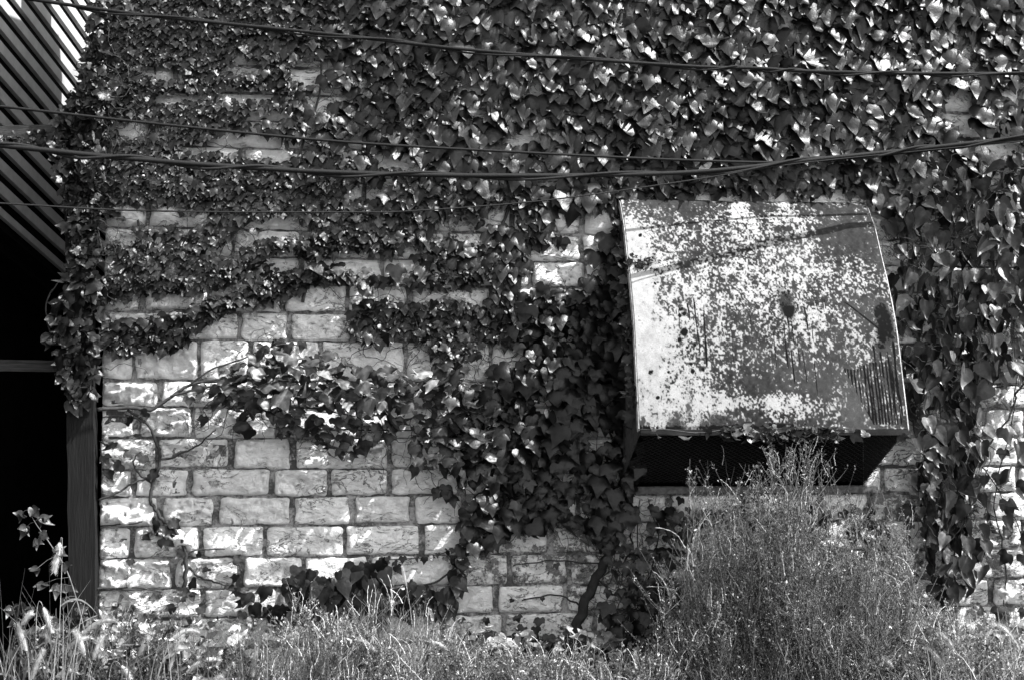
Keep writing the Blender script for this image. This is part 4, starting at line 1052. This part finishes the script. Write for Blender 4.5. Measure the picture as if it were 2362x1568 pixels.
# foxtails: head given by its two ends in the picture, stem curving to the ground
def foxtail(x0, y0, x1, y1, sx, label, Yf=-1.05, wd=12, tone=.56):
    """(x0,y0) foot of the head, (x1,y1) tip, sx picture x of the stem at ground"""
    a_ = P(x0, y0, Yf); b_ = P(x1, y1, Yf); q = np.random.default_rng(int(x0 * 7 + y0))
    base = P(sx, 1600, Yf); base[2] = 0; base[1] = Yf
    t = thing('foxtail', label, 'foxtail grass', tuple(base), 'foxtail grasses along the foot of the wall')
    dr = a_ - b_; L_ = np.linalg.norm(b_ - a_)
    hd = (b_ - a_) / L_
    # bend control so that the stem meets the head along its own line
    cpt = a_ - hd * min(.22, a_[2] * .35); cpt[2] = max(cpt[2], base[2] + .1)
    tt = np.linspace(0, 1, 14)[:, None]
    pts = (1 - tt) ** 3 * base + 3 * (1 - tt) ** 2 * tt * (base + np.array([0, 0, a_[2] * .5])) + 3 * (1 - tt) * tt ** 2 * cpt + tt ** 3 * a_
    m = MB(); m.tube(pts, np.linspace(.0028, .0014, 14), 4, a=tone * .8)
    under(m.build('stem', M['seed']), t)
    # head
    perp = np.cross(hd, [0, 1, 0]); sg = -1 if b_[0] > a_[0] else 1
    K = 12; tk = np.linspace(0, 1, K)[:, None]
    arc = a_ + (b_ - a_) * tk + np.array([0, 0, 1.0]) * (.16 * L_ * np.sin(tk * math.pi)) * abs(hd[0])
    R = wd * PXM / 2 * .58
    rad = R * np.sin(np.clip(np.linspace(.08, .97, K), 0, 1) * math.pi) ** .45
    m = MB(); m.tube(arc, rad, 8, a=tone)
    nb = 700; tb = q.random(nb); pos = np.stack([np.interp(tb, tk[:, 0], arc[:, j_]) for j_ in range(3)], 1); rb = np.interp(tb, tk[:, 0], rad)
    dv_ = q.normal(0, 1, (nb, 3)); dv_ -= (dv_ @ hd)[:, None] * hd; dv_ /= np.linalg.norm(dv_, axis=1)[:, None]
    p0 = pos + dv_ * rb[:, None] * .8; ln = q.uniform(.6, 1.7, nb)[:, None] * R
    p1 = p0 + (dv_ * .7 + hd * .9) * ln * 1.5
    sd_ = np.cross(dv_, hd) * .0009
    V = np.stack([p0 - sd_, p0 + sd_, p1], 1).reshape(-1, 3)
    m.add(V, None, np.arange(nb * 3).reshape(-1, 3), a=tone * 1.2)
    under(m.build('seed_head', M['seed'], smooth=False), t)
    # one blade
    m = MB(); h = base[2] + a_[2] * .55; k_ = 8; tq = np.linspace(0, 1, k_)
    sgn = q.choice([-1, 1]); c_ = np.stack([np.interp(tq * .0 + .45, tt[:, 0], pts[:, 0]) + sgn * .22 * tq, np.full(k_, Yf) + .02, np.interp(.45, tt[:, 0], pts[:, 2]) + .20 * tq - .26 * tq ** 2], 1)
    w_ = (.006 * (1 - tq ** 2) + .0008)[:, None] * np.array([[.3, .2, 1]])
    m.add(np.vstack([c_ - w_, c_ + w_]), [(i_, i_ + k_, i_ + k_ + 1, i_ + 1) for i_ in range(k_ - 1)], a=tone * .6)
    under(m.build('blade', M['weed']), t)
FX = [
 (138,1250,125,1318,130,'foxtail hanging against the dark opening, highest of the left corner'),
 (100,1400,118,1455,85,'plump foxtail head leaning beside the dark opening, below the lobed weed'),
 (50,1440,72,1415,60,'short stubby foxtail head nearest the upper left weeds'),
 (60,1500,40,1440,70,'foxtail arching left at the lower left corner'),
 (190,1460,268,1432,170,'foxtail head lying flat across the foot of the wooden post'),
 (150,1500,210,1470,160,'foxtail arching low in front of the wooden post'),
 (195,1510,175,1455,205,'upright foxtail head crossing another before the wooden post'),
 (215,1520,235,1470,210,'pale foxtail leaning right at the foot of the wall corner'),
 (280,1535,300,1565,250,'foxtail dropping its tip right of the post'),
 (320,1510,350,1460,310,'foxtail standing up beneath the bare vine'),
 (400,1470,455,1455,380,'long foxtail head laid across the bottom blocks at left'),
 (390,1545,410,1480,380,'slim foxtail beneath the long flat head'),
 (430,1550,505,1520,420,'foxtail bowing right at the bottom edge, left of the low bush'),
 (470,1600,510,1560,460,'foxtail cut by the bottom edge near the left'),
 (583,1560,592,1488,580,'fat curved foxtail in front of the low wiry bush'),
 (130,1560,175,1548,120,'foxtail lying almost level at the left bottom'),
 (70,1570,100,1500,72,'bright foxtail rising from the pale tuft at the far left'),
 (865,1500,810,1475,870,'foxtail arching left over the low wiry bush'),
 (895,1530,845,1465,900,'foxtail rising left over the low wiry bush'),
 (990,1480,1040,1510,960,'foxtail drooping right at bottom centre'),
 (937,1350,928,1305,960,'tall upright foxtail against the dark leaf clump'),
 (1472,1580,1465,1505,1480,'broad bright foxtail standing at the bottom edge under the hood'),
 (1925,1525,1912,1460,1930,'foxtail in front of the tall weed bush, left of a pair'),
 (2020,1510,1990,1465,2030,'foxtail in front of the tall weed bush, right of a pair'),
 (2060,1540,2030,1520,2070,'small foxtail bent over at the right foot of the bush'),
 (2180,1545,2140,1495,2190,'foxtail leaning left in front of the leaf curtain'),
 (2200,1500,2165,1460,2215,'slender foxtail above the fine weeds at right'),
 (2350,1500,2300,1440,2361,'long foxtail leaning left by the right edge'),
 (2120,1560,2080,1540,2130,'foxtail drooping low at the bottom right'),
]
for kx, f in enumerate(FX):
    x0, y0, x1, y1, sx, lb = f
    foxtail(x0, y0, x1, y1, sx, lb, Yf=-1.0 - .02 * (kx % 9), wd=(8 if kx == 20 else 14 if kx % 3 else 17))
